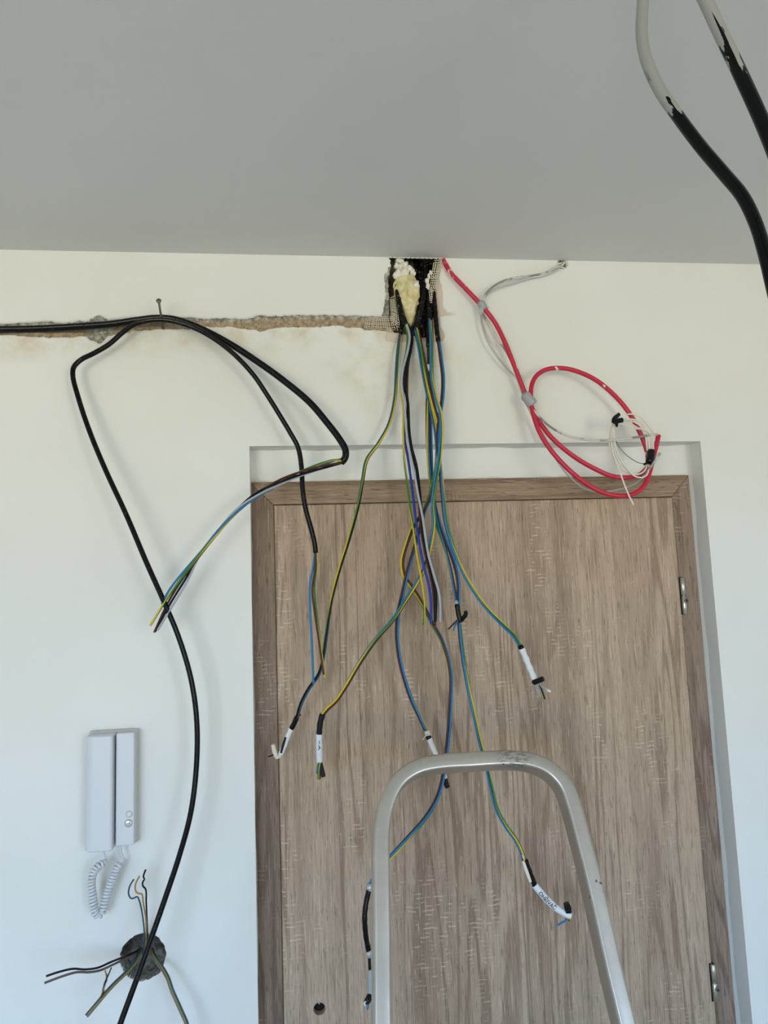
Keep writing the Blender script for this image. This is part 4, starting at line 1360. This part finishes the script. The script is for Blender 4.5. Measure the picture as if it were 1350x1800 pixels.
# coiled cord
cc = path([(186, 1517, .034), (176, 1520, .036), (165, 1532, .036), (161, 1548, .036), (163, 1575, .036), (165, 1594, .035), (167, 1604, .033), (172, 1609, .030), (178, 1605, .027), (183, 1590, .025), (192, 1560, .024), (200, 1540, .024), (207, 1523, .024), (211, 1519, .024)], .0006)
T, N, Bv = frames(cc)
s = np.concatenate([[0], np.cumsum(np.linalg.norm(np.diff(cc, axis=0), axis=1))])
turns = s/.0054*2*math.pi
H = cc+(np.cos(turns)*.0050)[:, None]*N+(np.sin(turns)*.0050)[:, None]*Bv
lead_in = path([(181, 1485, .030), (184, 1503, .032), (187, 1514, .033)], .003)
lead_out = path([(213, 1519, .022), (217, 1514, .02), (214, 1500, .018), (210, 1478, .018)], .003)
# about 40 turns; resample so that each turn keeps 10 points
hs = np.concatenate([[0], np.cumsum(np.linalg.norm(np.diff(H, axis=0), axis=1))])
q = np.linspace(0, hs[-1], int(hs[-1]/.0028))
H = np.stack([np.interp(q, hs, H[:, k]) for k in range(3)], 1)
tube('coiled_cord', H, .0026, M['plastic'], ic, 7, extra=[(lead_in, .0017), (lead_out, .0017)])

# ------------------------------------------------------------------ wires in the round socket hole
G_J = 'wire ends sticking out of the round socket hole'
def jthing(label, p):
    return thing('wire_bunch', label, 'wires', p, G_J)
J1 = jthing('three thin hooked wires standing up from the round socket hole', at(256, 1655, -.02))
wire1(J1, 'wire_blue', [(250, 1676, -.03), (254, 1660, -.01), (254, 1645, .01), (252, 1620, .03), (248, 1595, .045), (244, 1581, .05), (241, 1576, .05), (235, 1579, .05), (230, 1579, .05), (226, 1571, .052), (228, 1558, .055), (235, 1546, .058)], .0014, M['teal'])
wire1(J1, 'wire_ochre', [(252, 1676, -.03), (256, 1660, -.01), (257, 1640, .012), (256, 1612, .034), (252, 1588, .05), (249, 1571, .054), (244, 1571, .055), (239, 1567, .056), (238, 1555, .058), (245, 1540, .06)], .0014, M['yellow'])
wire1(J1, 'wire_black', [(254, 1676, -.03), (258, 1660, -.01), (259, 1640, .01), (258, 1610, .03), (257, 1585, .04), (256, 1563, .046), (251, 1557, .05), (251, 1550, .05), (254, 1546, .05), (252, 1541, .05), (254, 1534, .052), (256, 1529, .054)], .0015, M['blackw'])
J2 = jthing('two long dark wires reaching left from the round socket hole', at(235, 1678, -.02))
wire1(J2, 'wire_dark', [(246, 1668, -.03), (238, 1673, -.005), (220, 1681, .03), (195, 1691, .05), (172, 1701, .065), (150, 1704, .075), (128, 1703, .085), (105, 1708, .095), (81, 1716, .105)], .0017, M['blackw'])
wire1(J2, 'wire_dark', [(246, 1670, -.03), (239, 1676, -.003), (222, 1684, .028), (198, 1696, .048), (175, 1706, .062), (155, 1709, .072), (135, 1709, .08), (110, 1716, .09), (78, 1728, .10)], .0018, M['dustb'])
J3 = jthing('dusty wire bunch with a twisted side branch, pointing down left from the socket hole', at(240, 1690, -.02))
pj = path([(247, 1668, -.03), (243, 1678, -.005), (237, 1692, .02), (222, 1710, .045), (203, 1728, .06), (187, 1745, .07), (170, 1765, .08), (152, 1786, .09)])
bundle(J3, pj, [('wire_dusty', M['dustw'], 0), ('wire_earth', M['dusty_earth'], .006), ('wire_teal', M['teal'], 0)], r=.0017, twist=6, seed=9)
for k, mm in enumerate(('teal', 'yellow', 'blackw')):
    tail = [(186, 1707, .085), (183, 1703, .086), (196, 1702, .084)][k]
    pts = [(178, 1752, .078), (181, 1742, .080), (183, 1733, .082), (186, 1724, .084), (188, 1716, .085), tail]
    Q = [at(*p)+np.array([math.cos(j*2.0+k*2.1), 0, math.sin(j*2.0+k*2.1)])*.0012 for j, p in enumerate(pts)]
    tube('twisted_wire', spline(Q, .002), .0011, M[mm], J3, 6)
J4 = jthing('bunch of dusty wires hanging down right from the round socket hole', at(272, 1685, -.02))
pj = path([(266, 1668, -.03), (269, 1678, -.005), (276, 1690, .015), (287, 1705, .03), (296, 1722, .04), (302, 1740, .046), (311, 1760, .05), (320, 1780, .052), (329, 1802, .054), (332, 1840, .056)])
bundle(J4, pj, [('wire_dusty', M['dustw'], 0), ('wire_brown', M['dustb'], 0), ('wire_teal', M['teal'], 0), ('wire_ochre', M['dusty_earth'], 0)], r=.0014, twist=4, gap=.4, seed=10)
